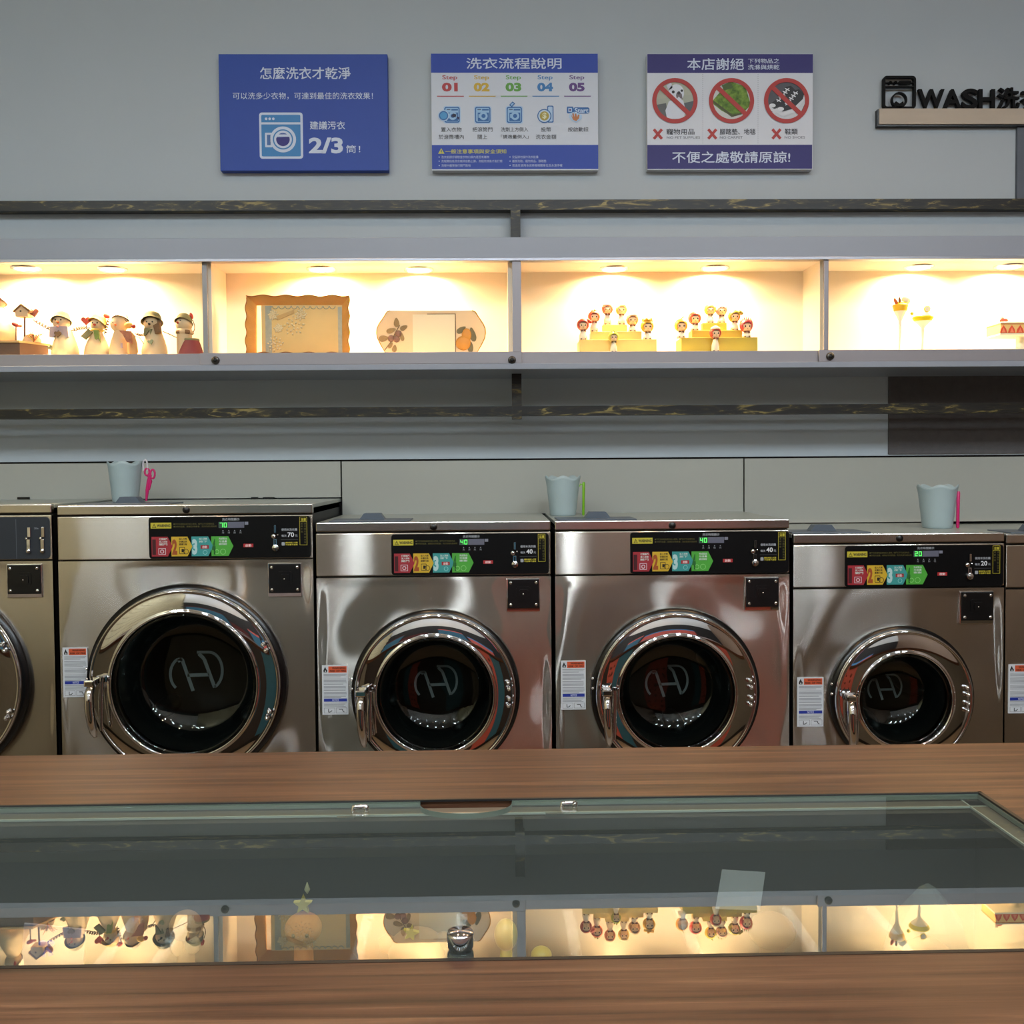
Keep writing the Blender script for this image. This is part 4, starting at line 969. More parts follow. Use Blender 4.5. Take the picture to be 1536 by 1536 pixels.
def hat(f, cx, cy, r, m, tilt=0.0, name='hat'):
    def fn(b):
        c = f.q(cx, cy); R = Matrix.Rotation(tilt, 3, 'Y') @ Matrix.Rotation(math.radians(-26), 3, 'X')
        rr = r * ps; vs = []; prof = [(rr * 1.25, -.25 * rr), (rr * 1.02, .10 * rr), (rr * 1.02, .35 * rr), (rr * .86, .75 * rr), (rr * .5, 1.0 * rr), (0.0005, 1.06 * rr)]
        N = 24
        for (a_, h_) in prof:
            for i in range(N):
                t_ = 2 * PI * i / N; v = R @ Vector((a_ * math.cos(t_), a_ * math.sin(t_), h_ + (.06 * rr * math.sin(3 * t_) if h_ < 0 else 0))); vs.append((c.x + v.x, v.y, c.z + v.z))
        fs = [(j * N + i, j * N + (i + 1) % N, (j + 1) * N + (i + 1) % N, (j + 1) * N + i) for j in range(len(prof) - 1) for i in range(N)]
        b.add(vs, fs, m, True)
    f.part(name, fn)
def face(f, cx, cy, r, nose=ORG, dirx=0.0):
    def fn(b):
        for sx in (-.35, .35):
            c = f.q(cx + (sx + dirx) * r, cy - .15 * r); b.ball((c.x, -r * ps * .93, c.z), .0026, BLK, 8)
        c = f.q(cx + dirx * r, cy + .15 * r); b.lathe([(0.004, 0), (.0025, -.008), (0.0004, -.014)], (c.x, -r * ps * .92, c.z), 'y', nose, 8)
    f.part('face', fn)
def head(f, cx, cy, r, m=CREAM, name='head', sc_=(1, 1, 1)):
    def fn(b): c = f.q(cx, cy); b.ball((c.x, 0, c.z), r * ps, m, 20, sc_)
    f.part(name, fn)
# snowman with lavender bow
f = Fig('snowman_figurine', 'cream snowman with olive hat, lavender collar and heart patch, right of the birdhouse', 'figurine', 98)
snow_body(f, 98, 20, 492, 9); head(f, 92, 484, 12); hat(f, 92, 480, 12, OLIVE, -.05); face(f, 92, 483, 12)
def fn(b):
    for (x0, x1, x2, sg) in ((92, 80, 79, -1), (94, 106, 108, 1)):
        pts = [f.q(92, 491), f.q(x1, 491), f.q(x2, 507), f.q(93 + 7 * sg, 508), f.q(93, 496)]
        b.prism([(p.x, p.z) for p in (pts if sg < 0 else pts[::-1])][::-1], -.026, -.018, LAV)
    c = f.q(92.3, 491); b.ball((c.x, -.028, c.z), .0035, mat('pink_bead', (214, 120, 110), .5), 8)
f.part('collar', fn); f.part('heart_patch', lambda b: (heart(b, f, 93, 503, 5, BRN, -.030), heart(b, f, 84, 524, 4, OLIVE, -.040, .5)))
f.part('coil_arm', lambda b: (coil(b, f, (50, 480), (80, 496), .0, .004, 7), coil(b, f, (107, 496), (136, 492), -.004, .004, 8)))
f.part('heart_charm', lambda b: (heart(b, f, 51, 469, 7, BLUEH, 0, .15), b.tube([f.q(51, 474), f.q(50, 480)], .001, WIRE, 5)))
# straw-hatted doll
f = Fig('snow_doll_figurine', 'plump white doll with straw hat and green scarf, between lavender-collared snowman and white snowman', 'figurine', 146)
snow_body(f, 146, 19, 496, 7); head(f, 146, 487, 10); hat(f, 147, 483, 11, STRAW, .3); face(f, 146, 487, 10, RED)
f.part('scarf', lambda b: (b.prism([(p.x, p.z) for p in (f.q(137, 495), f.q(126, 506), f.q(133, 511), f.q(143, 500))][::-1], -.026, -.016, OLIVE), b.prism([(p.x, p.z) for p in (f.q(145, 497), f.q(148, 515), f.q(152, 508), f.q(156, 516), f.q(152, 497))][::-1], -.026, -.016, GREENL),
    b.lathe([(.016, 0), (.021, .004), (.016, .010)], (f.q(146, 498).x, 0, f.q(146, 498).z), 'z', STRAW, 16)))
f.part('heart_charm', lambda b: (heart(b, f, 129, 481, 7, RED, 0), b.tube([f.q(129, 486), f.q(131, 495)], .001, WIRE, 5)))
f.part('mitten', lambda b: b.ball(f.q(160, 474), .009, RED, 12, (1.25, .6, .8), Matrix.Rotation(.5, 3, 'Y')))
f.part('coil_arm', lambda b: coil(b, f, (163, 479), (157, 502), .0, .0035, 6))
# white snowman + bird
f = Fig('snowman_figurine', 'overlit white snowman with raised cream mitten, behind the brown bird', 'figurine', 181)
snow_body(f, 181, 17, 494, 8); head(f, 179, 486, 13); face(f, 178, 487, 12)
f.part('mitten', lambda b: b.ball(f.q(180, 474), .009, mat('tan_felt', (206, 176, 120), .7), 12, (1.3, .6, .8), Matrix.Rotation(-.6, 3, 'Y')))
hat(f, 181, 478, 10, mat('white_felt', (236, 230, 214), .8)); f.part('patch', lambda b: b.box(f.q(177, 0).x, f.q(180, 0).x, -.037, -.033, f.q(0, 525).z, f.q(0, 518).z, LAV))
f = Fig('bird_figurine', 'small tan bird with red nose and checked scarf, leaning on the white snowman', 'figurine', 199, Y=3.07)
def fn(b):
    b.ball(f.q(193, 488), .011, STRAW, 14, (1.2, .8, .9)); b.lathe([(.012, 0), (.016, .012), (.014, .035), (.008, .06), (.001, .068)], (0, 0, 0), 'z', mat('tan_plush', (196, 150, 100), .8, noise=.1), 14)
f.part('body', fn); f.part('nose', lambda b: b.ball(f.q(201, 490, -.004), .0068, RED, 12)); f.part('antler', lambda b: b.tube([f.q(190, 483), f.q(187, 479)], .001, WIRE, 5))
f.part('scarf', lambda b: (b.prism([(p.x, p.z) for p in (f.q(182, 497), f.q(200, 498), f.q(202, 517), f.q(194, 514), f.q(188, 503))][::-1], -.022, -.014, mat('checked_scarf', (178, 110, 84), .8, noise=.3, nscale=120)), b.tube([f.q(200, 504), f.q(209, 506), f.q(216, 516)], .0012, WIRE, 5)))
# snowman B
f = Fig('snowman_figurine', 'tall cream snowman with olive hat slipping over its face and brown scarf', 'figurine', 231)
snow_body(f, 232, 19, 492, 9); head(f, 228, 486, 12); hat(f, 228, 481, 13, OLIVE, -.1); face(f, 228, 486, 12, BLK)
f.part('scarf', lambda b: (b.prism([(p.x, p.z) for p in (f.q(220, 493), f.q(220, 506), f.q(224, 503), f.q(228, 496), f.q(230, 504), f.q(232, 495))][::-1], -.026, -.016, OLIVE), b.prism([(p.x, p.z) for p in (f.q(234, 490), f.q(243, 485), f.q(245, 500), f.q(237, 502))][::-1], -.028, -.012, BRN)))
f.part('mitten', lambda b: b.ball(f.q(241, 486, -.01), .009, BRN, 12, (1, .6, 1.2)))
f.part('patch', lambda b: heart(b, f, 232, 515, 4, mat('sage_patch', (140, 148, 120), .8), -.037, .3))
f.part('coil_arm', lambda b: (coil(b, f, (203, 500), (221, 499), .006, .0028, 6), b.tube([f.q(244, 497), f.q(256, 502), f.q(268, 508)], .0013, WIRE, 5)))
# snowman C
f = Fig('snowman_figurine', 'snowman in burgundy skirt with striped scarf and raised red mitten, beside the first door stile', 'figurine', 277)
snow_body(f, 277, 11, 494, 11); head(f, 276, 487, 12); hat(f, 276, 482, 11, OLIVE, .1); face(f, 272, 484, 11, RED, -.2)
f.part('scarf', lambda b: [b.lathe([(.022, 0), (.027, .003), (.026, .011), (.020, .014)], (f.q(277, 502).x, 0, f.q(277, 502).z), 'z', (BRN, CREAM)[k % 2], 2, a0=k * PI / 5, a1=(k + 1) * PI / 5) for k in range(10)])
f.part('skirt', lambda b: [b.lathe([(.024, .050), (.028, .040), (.034, .022), (.040, 0.0)], (f.q(277, 0).x, 0, 0), 'z', BURG, 28), b.lathe([(.0245, .046), (.0265, .050), (.0245, .054)], (f.q(277, 0).x, 0, 0), 'z', OLIVE, 20)])
f.part('mitten', lambda b: b.ball(f.q(287, 474), .007, RED, 12, (.8, .6, 1.5), Matrix.Rotation(-.3, 3, 'Y')))
f.part('wire_arm', lambda b: b.tube([f.q(289, 480), f.q(292, 488), f.q(292, 494), f.q(288, 502)], .0013, WIRE, 5))
# far left group on its plinth
f = Fig('plinth', 'dark wooden plinth with pale top at the left edge of the display case', 'plinth', 20)
z_ = f.q(0, 517.5).z
f.part('base', lambda b: b.prismz([(f.q(-60, 0).x, -.055), (f.q(30, 0).x, -.055), (f.q(54, 0).x, .03), (f.q(-60, 0).x, .03)], 0, z_, WOODP))
f.part('top', lambda b: b.prismz([(f.q(-60, 0).x, -.062), (f.q(31, 0).x, -.062), (f.q(57, 0).x, .035), (f.q(-60, 0).x, .035)], z_, z_ + .006, WOODT))
PZT = zfl + z_ + .006
def raise_(f): f.t.location.z = PZT
class FigP(Fig):
    def __init__(s, *a, **k):
        Fig.__init__(s, *a, **k); s.t.location.z = PZT
    def q(s, px, py, dy=0.0):
        v = P(px, py, s.Y); return Vector((v.x - s.c.x, dy, v.z - PZT))
f = FigP('snow_angel_figurine', 'tall glowing white figure with red scarf cut off by the left edge', 'figurine', -2)
f.part('body', lambda b: b.lathe([(.001, 0), (.052, 0), (.050, .04), (.030, .085), (.016, .115), (.001, .12)], (0, 0, 0), 'z', CREAM, 24))
head(f, -4, 452, 12); hat(f, -3, 448, 12, mat('white_felt'), .3); f.part('ribbon', lambda b: b.ball(f.q(3, 451, -.02), .007, RED, 10, (.6, .6, 1.4)))
f = FigP('birdhouse', 'white miniature birdhouse with brown roof on a thin post, left display compartment', 'birdhouse', 37)
f.part('post', lambda b: b.tube([f.q(37, 512), f.q(37, 475)], .003, WOODP, 8))
f.part('house', lambda b: b.prism([(p.x, p.z) for p in (f.q(27, 476), f.q(46, 476), f.q(46, 467), f.q(36, 459), f.q(27, 467))][::-1], -.018, .018, CREAM))
f.part('roof', lambda b: (b.prism([(p.x, p.z) for p in (f.q(24, 468), f.q(36, 457), f.q(36, 460), f.q(25, 470))], -.022, .022, BRN), b.prism([(p.x, p.z) for p in (f.q(36, 457), f.q(50, 467), f.q(49, 470), f.q(36, 460))], -.022, .022, BRN)))
f.part('entrance_hole', lambda b: b.lathe([(0, -.0186), (.003, -.0186), (.003, -.017)], (f.q(35, 468).x, 0, f.q(35, 468).z), 'y', BLK, 12))
f.part('snow_base', lambda b: b.ball((f.q(36, 0).x, 0, 0), .028, CREAM, 16, (1, .8, 1), lo=0))
f = FigP('bird_figurine', 'little red-brown bird perched beside the white birdhouse', 'figurine', 24, Y=3.07)
f.part('body', lambda b: b.ball(f.q(23, 487), .008, RED, 12, (1.5, .8, .8), Matrix.Rotation(.4, 3, 'Y'))); f.part('tail', lambda b: b.ball(f.q(30, 489), .005, ORG, 8, (1.4, .6, .8)))
f.part('perch', lambda b: b.tube([f.q(24, 490), f.q(24, 513)], .0018, WIRE, 6))
f = FigP('straw_bush', 'small golden straw bush at the right end of the plinth', 'figurine', 51, Y=3.09)
def fn(b):
    random.seed(4)
    for k in range(26):
        a = random.uniform(-1.1, 1.1); h = random.uniform(.018, .034); b.tube([(0, 0, 0), (math.sin(a) * h * .5, random.uniform(-.01, .01), h * .6), (math.sin(a) * h, random.uniform(-.012, .012), math.cos(a * .7) * h)], .0009, (STRAW, BRN, ORG)[k % 3], 4)
f.part('straw', fn)

# golden wavy tray
GOLDW = mat('golden_painted_wood', (226, 160, 78), .42, noise=.06); TPIC = mat('cream_gold_relief_panel', (234, 192, 122), .30, noise=.05, nscale=12); LACE = mat('grey_lace_band', (176, 170, 150), .6, noise=.1, nscale=80)
f = Fig('decorative_tray', 'golden wavy-edged rectangular tray with embossed flowers, standing in the second compartment', 'tray', 449, Y=3.12)
def outline(x0, x1, y0, y1, wav, nx=54, ny=30):
    pts = []
    for i in range(nx): t_ = i / nx; pts.append((x0 + (x1 - x0) * t_, y0 + wav * math.sin(t_ * PI * 9)))
    for i in range(ny): t_ = i / ny; pts.append((x1 + wav * math.sin(t_ * PI * 7), y0 + (y1 - y0) * t_))
    for i in range(nx): t_ = i / nx; pts.append((x1 - (x1 - x0) * t_, y1 + wav * math.sin(t_ * PI * 9)))
    for i in range(ny): t_ = i / ny; pts.append((x0 + wav * math.sin(t_ * PI * 7), y1 - (y1 - y0) * t_))
    return pts
def fn(b):
    o_ = outline(372.5, 525.5, 446, 531, 1.2); i_ = outline(385, 513.5, 458, 531 - .5, 0); n = len(o_)
    O = [f.q(*p) for p in o_]; I_ = [f.q(*p) for p in i_]
    v = [(p.x, -.03, max(p.z, 0.001)) for p in O] + [(p.x, -.004, max(p.z, .001)) for p in I_] + [(p.x, -.024, max(p.z, .001)) for p in O] + [(p.x, .004, max(p.z, .001)) for p in I_]
    fs = []
    for i in range(n):
        j = (i + 1) % n; fs += [(i, j, n + j, n + i), (2 * n + i, 3 * n + i, 3 * n + j, 2 * n + j), (i, 2 * n + i, 2 * n + j, j)]
    b.add(v, fs, GOLDW)
f.part('rim', fn)
f.part('rim_edge', lambda b: b.tube([(p.x, -.030, max(p.z, .001)) for p in [f.q(*p) for p in outline(372.5, 525.5, 446, 531, 1.2)][:]] , .0014, mat('rim_brown_line', (150, 92, 34), .5), 5, False))
f.part('picture', lambda b: b.box(f.q(385, 0).x, f.q(513.5, 0).x, -.004, .0, .001, f.q(449, 458).z, TPIC))
f.part('lace_band', lambda b: (b.box(f.q(391, 0).x, f.q(400.5, 0).x, -.0055, -.004, .001, f.q(449, 459).z, LACE), b.box(f.q(501, 0).x, f.q(507, 0).x, -.0055, -.004, .001, f.q(449, 461).z, LACE),
    [b.lathe([(.0075, -.0055), (.0095, -.0048), (.0095, -.004)], (f.q(404 + k * 9.5, 459).x, 0, f.q(404 + k * 9.5, 459.5).z), 'y', LACE, 10, a0=PI, a1=2 * PI) for k in range(11)]))
def rose(b, x, y, r, m):
    random.seed(int(x)); c = f.q(x, y)
    for k in range(22):
        a = k * 2.4; rr = r * ps * math.sqrt(k / 22); b.ball((c.x + rr * math.cos(a), -.0055, c.z + rr * math.sin(a)), .0028 + .0012 * random.random(), m, 6, (1.2, .6, .8), Matrix.Rotation(-a, 3, 'Y'))
ROSE = mat('embossed_cream', (238, 214, 170), .5, noise=.03)
for (x, y, r) in ((410, 473, 7), (441, 489, 15), (413, 516, 12), (418, 493, 6), (452, 472, 8)): f.part('embossed_rose', lambda b: rose(b, x, y, r, ROSE))
f.part('ribbon_banner', lambda b: b.prism([(p.x, p.z) for p in (f.q(415, 475), f.q(441, 465), f.q(442, 470), f.q(417, 481))][::-1], -.0065, -.004, mat('banner_tan', (208, 160, 92), .5)))
f.part('easel_stand', lambda b: b.tube([f.q(449, 500, .0), f.q(449, 530.5, .07)], .003, GOLDW, 6))

# fruit plate
f = Fig('fruit_plate', 'octagonal gilt-edged plate with plum sprig, mirror centre and pear', 'plate', 647, Y=3.12)
PL = mat('peach_porcelain', (232, 200, 160), .12, noise=.02, coat=.3); GILT = mat('gilt_edge', (196, 138, 52), .3, .6, noise=.05)
half = [(708, 466), (713, 468), (718, 476), (725, 486), (728, 493), (728.5, 500), (727, 508), (722, 518), (715, 530)]
lef = [(1293.5 - x, y) for x, y in half]
out = half + lef[::-1]
f.part('plate', lambda b: b.prism([(p.x, max(p.z, 0)) for p in [f.q(*p) for p in out]], -.004, .004, PL))
f.part('gilt_rim', lambda b: b.tube([(p.x, -.004, max(p.z, .001)) for p in [f.q(*p) for p in out]], .0017, GILT, 6, False))
MIR = mat('painted_reflection_centre', (240, 222, 190), .12, .0, noise=.01, coat=.5)  # the mirror's bright reflection is put into a cream base colour
f.part('painted_reflection_centre', lambda b: b.box(f.q(614, 0).x, f.q(678, 0).x, -.0062, -.004, .002, f.q(646, 472).z, MIR))
f.part('mirror_line', lambda b: (b.box(f.q(678, 0).x, f.q(679.2, 0).x, -.0066, -.004, .002, f.q(646, 472).z, BRN), b.box(f.q(636, 0).x, f.q(679.2, 0).x, -.0066, -.004, f.q(646, 472).z, f.q(646, 471).z, BRN)))
LEAFB = mat('brown_olive_leaf', (140, 112, 70), .6, noise=.15, nscale=60)
def leaf(b, x, y, L, w_, ang, m, dy=-.0055):
    c = f.q(x, y); pts = []
    for k in range(12):
        a = 2 * PI * k / 12; u, v = math.cos(a) * L * ps / 2, math.sin(a) * w_ * ps / 2 * (1 - .35 * math.cos(a)); pts.append((c.x + u * math.cos(ang) - v * math.sin(ang), c.z + u * math.sin(ang) + v * math.cos(ang)))
    b.prism(pts[::-1], dy - .0012, dy + .0015, m)
for (x, y, L, w_, a) in ((595, 484, 14, 8, 1.6), (606, 492, 12, 7, .5), (587, 496, 15, 7, .3), (576, 508, 15, 9, .15), (603, 505, 14, 6, 1.8), (586, 518, 10, 6, .9), (592, 523, 11, 7, 1.4)):
    f.part('plum_leaf', lambda b: leaf(b, x, y, L, w_, a, LEAFB))
for (x, y) in ((587, 508), (595, 509), (598, 501)): f.part('plum', lambda b: b.ball(f.q(x, y, -.006), .0105, mat('plum_brown', (122, 84, 70), .5, noise=.1), 14, (1, .4, 1)))
f.part('plum_stem', lambda b: b.tube([f.q(577, 526, -.006), f.q(586, 514, -.006), f.q(594, 498, -.006), f.q(600, 488, -.006)], .0011, BRN, 5))
f.part('pear', lambda b: (b.ball(f.q(695, 515, -.006), .0235, mat('pear_gold', (196, 132, 44), .5, noise=.12, nscale=30), 18, (1, .3, .95)), b.ball(f.q(700, 503, -.006), .0175, mat('pear_gold'), 16, (.85, .3, 1.2))))
for (x, y, L, w_, a) in ((692, 495, 16, 8, .6), (709, 502, 22, 9, 1.8), (706, 521, 16, 8, 1.5)): f.part('pear_leaf', lambda b: leaf(b, x, y, L, w_, a, mat('dull_green_leaf', (108, 96, 62), .6, noise=.12), -.0042))
f.part('plate_stand', lambda b: b.tube([f.q(647, 505, .0), f.q(647, 530.5, .07)], .003, GILT, 6))

# two doll staircases
def stairs(px0, px1, lv, m, label, base_y, Y=3.13):
    f = Fig('stair_stand', label, 'display stand', (px0 + px1) / 2, Y=Y, group=None)
    def step(i):
        (a, c_, yt, d0, d1) = lv[i]
        f.part('step', lambda b: b.box(f.q(a, 0).x, f.q(c_, 0).x, d0, d1, 0.0035, f.q((a + c_) / 2, yt).z, m), bevel=.0012)
    for i in range(3): step(i)
    f.part('base_plate', lambda b: b.box(f.q(px0, 0).x - .004, f.q(px1, 0).x + .004, -.052, .05, 0, .0035, m), bevel=.001)
    return f
SKIN = mat('doll_skin', (240, 206, 168), .5, noise=.01); DRS = mat('doll_white_dress', (236, 226, 206), .6, noise=.02)
def doll(px, py, r, hatc, kind, label, zbase, Y, group):
    c = P(px, py, Y); t = empty('fruit_doll', (c.x, Y, zbase), label, 'doll', group); R = r * ps; h = c.z - zbase
    H = mat('doll_hat_%d_%d_%d' % hatc, hatc, .45, noise=.06); HR = mat('doll_hair_brown', (92, 50, 28), .6, noise=.1)
    b = MB(); b.lathe([(.001, 0), (R * .75, 0), (R * .70, (h - R) * .5), (R * .34, h - R * .92), (.001, h - R * .88)], (0, 0, 0), 'z', DRS, 16); b.build('dress', t)
    b = MB(); b.ball((0, 0, h), R, SKIN, 20, (1, .92, .96)); b.build('head', t)
    b = MB()
    b.ball((0, R * .10, h + R * .10), R * 1.12, H, 22, (1, 1, 1)); 
    hood = b.build('hood', t)
    # open the hood towards the viewer: keep only faces outside the face oval
    bm = bmesh.new(); bm.from_mesh(hood.data)
    dl = [f_ for f_ in bm.faces if f_.calc_center_median().y < -R * .35 and ((f_.calc_center_median().x / (R * .74)) ** 2 + ((f_.calc_center_median().z - h + R * .22) / (R * .78)) ** 2) < 1]
    bmesh.ops.delete(bm, geom=dl, context='FACES'); bm.to_mesh(hood.data); bm.free()
    sm = hood.modifiers.new('thickness', 'SOLIDIFY'); sm.thickness = R * .08
    b = MB()
    for sx in (-.36, .36): b.ball((sx * R, -R * .86, h - R * .08), R * .13, BLK, 8, (1, .5, 1.2)); b.ball((sx * R * 1.55, -R * .72, h - R * .34), R * .13, mat('cheek_pink', (232, 140, 120), .6), 8, (1, .5, .7))
    b.ball((0, -R * .90, h - R * .45), R * .07, RED, 6, (1.4, .5, .6)); b.build('face', t)
    b = MB(); b.ball((0, -R * .12, h + R * .12), R * .99, HR, 16, (.95, .85, .95), lo=.25); b.build('fringe', t)
    b = MB()
    for sx in (-1, 1): b.prism([(0, h - R * 1.0), (sx * R * .5, h - R * .82), (sx * R * .5, h - R * 1.25)][::sx], -R * .62, -R * .45, HR)
    b.build('bow', t)
    b = MB(); G = mat('doll_leaf_green', (120, 140, 40), .6, noise=.08); top = h + R * 1.15
    if kind == 'stem': b.tube([(0, 0, top), (R * .15, 0, top + R * .2), (R * .5, 0, top + R * .4)], R * .09, G, 6)
    elif kind == 'leaves':
        for k in range(5): a = k * 2 * PI / 5; b.ball((math.cos(a) * R * .35, math.sin(a) * R * .35, top), R * .22, G, 8, (1.6, .8, .5), Matrix.Rotation(a, 3, 'Z'))
        b.tube([(0, 0, top), (R * .1, 0, top + R * .45)], R * .07, G, 5)
    elif kind == 'spikes':
        for k in range(9): a = -1.3 + k * .33; b.lathe([(R * .16, 0), (.0003, R * .7)], (math.sin(a) * R * 1.05, 0, h + math.cos(a) * R * 1.0), 'z', H if k % 2 else G, 6)
    elif kind == 'crown':
        for k in range(10): a = k * 2 * PI / 10; b.ball((math.cos(a) * R * .7, math.sin(a) * R * .7, h + R * .95 + (k % 2) * R * .2), R * .26, H, 8)
    elif kind == 'cap': b.lathe([(R * .9, 0), (R * .85, R * .3), (R * .3, R * .6), (.0003, R * .65)], (0, 0, h + R * .75), 'z', mat('cream_cap', (240, 226, 196), .6), 16)
    elif kind == 'bun': b.ball((R * .95, 0, h + R * .75), R * .42, H, 12); b.ball((R * 1.35, 0, h + R * .6), R * .3, H, 10)
    b.build('hat_top', t)
    # feet
    b = MB()
    for sx in (-1, 1): b.ball((sx * R * .35, -R * .5, R * .16), R * .2, BRN, 8, (1, 1.4, .8))
    b.build('shoes', t)
for (ox, oy, px0, px1, lv, cm, nm, dolls) in (
    (0, 0, 865, 980, ((865, 980, 512, -.045, .045), (884, 960, 498, -.012, .045), (903, 940, 485.5, .018, .045)), mat('pale_maple_steps', (214, 186, 110), .45, noise=.04), 'pale three-step wooden doll stand, left of the two',
     ((874.5, 488, 8.3, (178, 50, 32), 'bun', 'doll with red hood and side bun, leftmost on the pale steps', 0), (891, 475.5, 8.3, (206, 88, 52), 'leaves', 'doll with orange-red hood and leaf tuft, second on the pale steps', 1), (909, 464, 8, (200, 110, 80), 'cap', 'doll with white cap, left one on top of the pale steps', 2),
      (932, 465, 8, (214, 180, 90), 'cap', 'doll with pale yellow hood, right one on top of the pale steps', 2), (948.5, 480, 8.5, (176, 130, 84), 'cap', 'doll with cream and brown hat, right of the pale top step', 1), (971, 490, 8.8, (226, 168, 30), 'crown', 'doll with curly yellow hat, rightmost on the pale steps', 0),
      (920.5, 506, 7, (196, 190, 60), 'leaves', 'small doll with leafy yellow-green hat in front of the pale steps', -1))),
    (0, 0, 1017, 1131, ((1017, 1131, 509, -.045, .045), (1036, 1112, 496, -.012, .045), (1055, 1092, 483, .018, .045)), mat('olive_mustard_steps', (168, 150, 44), .45, noise=.04), 'olive-mustard three-step doll stand, right of the two',
     ((1021.5, 489, 8.8, (240, 172, 30), 'stem', 'doll with round orange-yellow hood, leftmost on the olive steps', 0), (1042, 478, 8.8, (204, 70, 44), 'none', 'doll with plain red hood, second on the olive steps', 1), (1063, 465, 8, (228, 206, 60), 'stem', 'doll with yellow stalked hood, left one on top of the olive steps', 2),
      (1082, 466, 8, (206, 160, 150), 'spikes', 'doll with pale pink pointed hood, right one on top of the olive steps', 2), (1101.5, 475, 8.3, (150, 136, 34), 'bun', 'doll with olive hood and yellow knot, right of the olive top step', 1), (1119.5, 489.5, 8.8, (184, 48, 58), 'spikes', 'doll with crimson spiky hood, rightmost on the olive steps', 0),
      (1073, 500, 8, (190, 60, 30), 'cap', 'doll with red hood and white cap in front of the olive steps', -1)))):
    f = stairs(px0, px1, lv, cm, nm, 0)
    for (px, py, r, hc, kind, lab_, L_i) in dolls:
        if L_i < 0: zb_, yy = zfl + .0035, 3.13 - .052 + .001
        else:
            (a, c_, yt, d0, d1) = lv[L_i]; zb_ = zfl + f.q((a + c_) / 2, yt).z
            yy = 3.13 + (-.03, .003, .032)[L_i]
        if L_i < 0: yy = 3.13 - .064; zb_ = zfl
        if L_i == 2: px += 2 if px < lv[2][0] + 15 else 0
        doll(px, py, r, hc, kind, lab_, zb_, yy, 'fruit-hat dolls on the stair stands')

# dessert glasses and cake
CL = glass_mat('clear_glass'); YEL = mat('lemon_yellow', (236, 214, 20), .4, noise=.03); CUS = mat('custard_orange', (238, 186, 40), .45, noise=.04); CRM = mat('whipped_cream', (244, 236, 214), .6, noise=.01)
def goblet(label, px, ytop, wtop, ystem, fill, Y=3.12):
    f = Fig('dessert_glass', label, 'dessert', px, Y=Y); zt = f.q(px, ytop).z; zm = f.q(px, ystem).z; R = wtop * ps
    f.part('glass', lambda b: b.lathe([(.001, .0), (.026, .001), (.026, .004), (.005, .008), (.0035, zm * .5), (.005, zm - .004), (R * .45, zm + (zt - zm) * .25), (R * .8, zm + (zt - zm) * .6), (R, zt)], (0, 0, 0), 'z', mat('frosted_glass', (244, 238, 220), .3, noise=.01), 28))
    f.part('filling', lambda b: b.lathe([(R * .82, zm + (zt - zm) * .62), (R * 1.02, zt * 1.0), (R * .98, zt + .004), (.001, zt + .005)], (0, 0, 0), 'z', fill, 28))
    return f, R, zt
f, R, zt = goblet('tall dessert glass with orange custard and fruit wedges, left of the pair', 1350, 459, 11.5, 480, CUS)
f.part('topping', lambda b: (b.ball((.004, 0, zt + .004), R * .7, YEL, 16, (1.2, 1, .7)), b.ball((.018, 0, zt + .018), R * .6, CRM, 14), b.ball((-.016, -.006, zt + .012), R * .4, ORG, 10, (.6, .6, 1.5), Matrix.Rotation(-.4, 3, 'Y')), b.ball((-.006, -.01, zt + .016), R * .3, BRN, 10, (.6, .6, 1.6))))
f, R, zt = goblet('low dessert glass with lemon-yellow rim and lemon slice, right of the pair', 1384, 477, 15, 490, YEL, 3.10)
f.part('topping', lambda b: (b.ball((0, 0, zt), R * .8, CRM, 18, (1, 1, .8), lo=0), b.ball((-.034, 0, zt + .014), .006, YEL, 10)))
f.part('lemon_slice', lambda b: (b.lathe([(0, -.002), (.010, -.002), (.010, .002), (0, .002)], (.008, -.012, zt + .026), 'y', YEL, 18), b.lathe([(0, -.0025), (.008, -.0025)], (.008, -.012, zt + .026), 'y', CRM, 18)))
f = Fig('strawberry_cake', 'rectangular cream cake with strawberry halves on a white stand, at the right edge', 'dessert', 1530, Y=3.11)
x0 = f.q(1494, 0).x; z0 = f.q(1530, 503).z; z1 = f.q(1530, 488).z
f.part('cake_stand', lambda b: (b.lathe([(.001, 0), (.05, 0), (.046, .006), (.012, .010), (.012, z0 - .008), (.02, z0 - .004)], (0, 0, 0), 'z', CRM, 28), b.box(x0 - .004, -x0 + .03, -.05, .05, z0 - .005, z0, CRM)))
SPG = mat('sponge_cake', (238, 200, 130), .7, noise=.06, nscale=60)
f.part('sponge', lambda b: b.box(x0, -x0 + .02, -.045, .045, z0, z1, SPG), bevel=.002)
f.part('glaze_line', lambda b: b.box(x0 - .0006, -x0 + .0206, -.0456, .0456, z1 - .003, z1 - .0008, mat('caramel', (196, 110, 36), .4)))
f.part('cream_top', lambda b: b.box(x0, -x0 + .02, -.045, .045, z1, z1 + .005, CRM), bevel=.002)
for k in range(6):
    def fn(b):
        cx_ = f.q(1498 + k * 12.5, 0).x; hh = z1 - z0 - .006
        b.prism([(cx_ - .0115, z0 + .002), (cx_ + .0115, z0 + .002), (cx_ + .008, z0 + hh * .55), (cx_, z0 + hh), (cx_ - .008, z0 + hh * .55)], -.0475, -.0445, mat('strawberry_half', (222, 84, 54), .5, noise=.12, nscale=60))
        b.prism([(cx_ - .006, z0 + .003), (cx_ + .006, z0 + .003), (cx_, z0 + hh * .7)], -.048, -.0445, mat('strawberry_core', (240, 140, 104), .5))
    f.part('strawberry_half', fn)
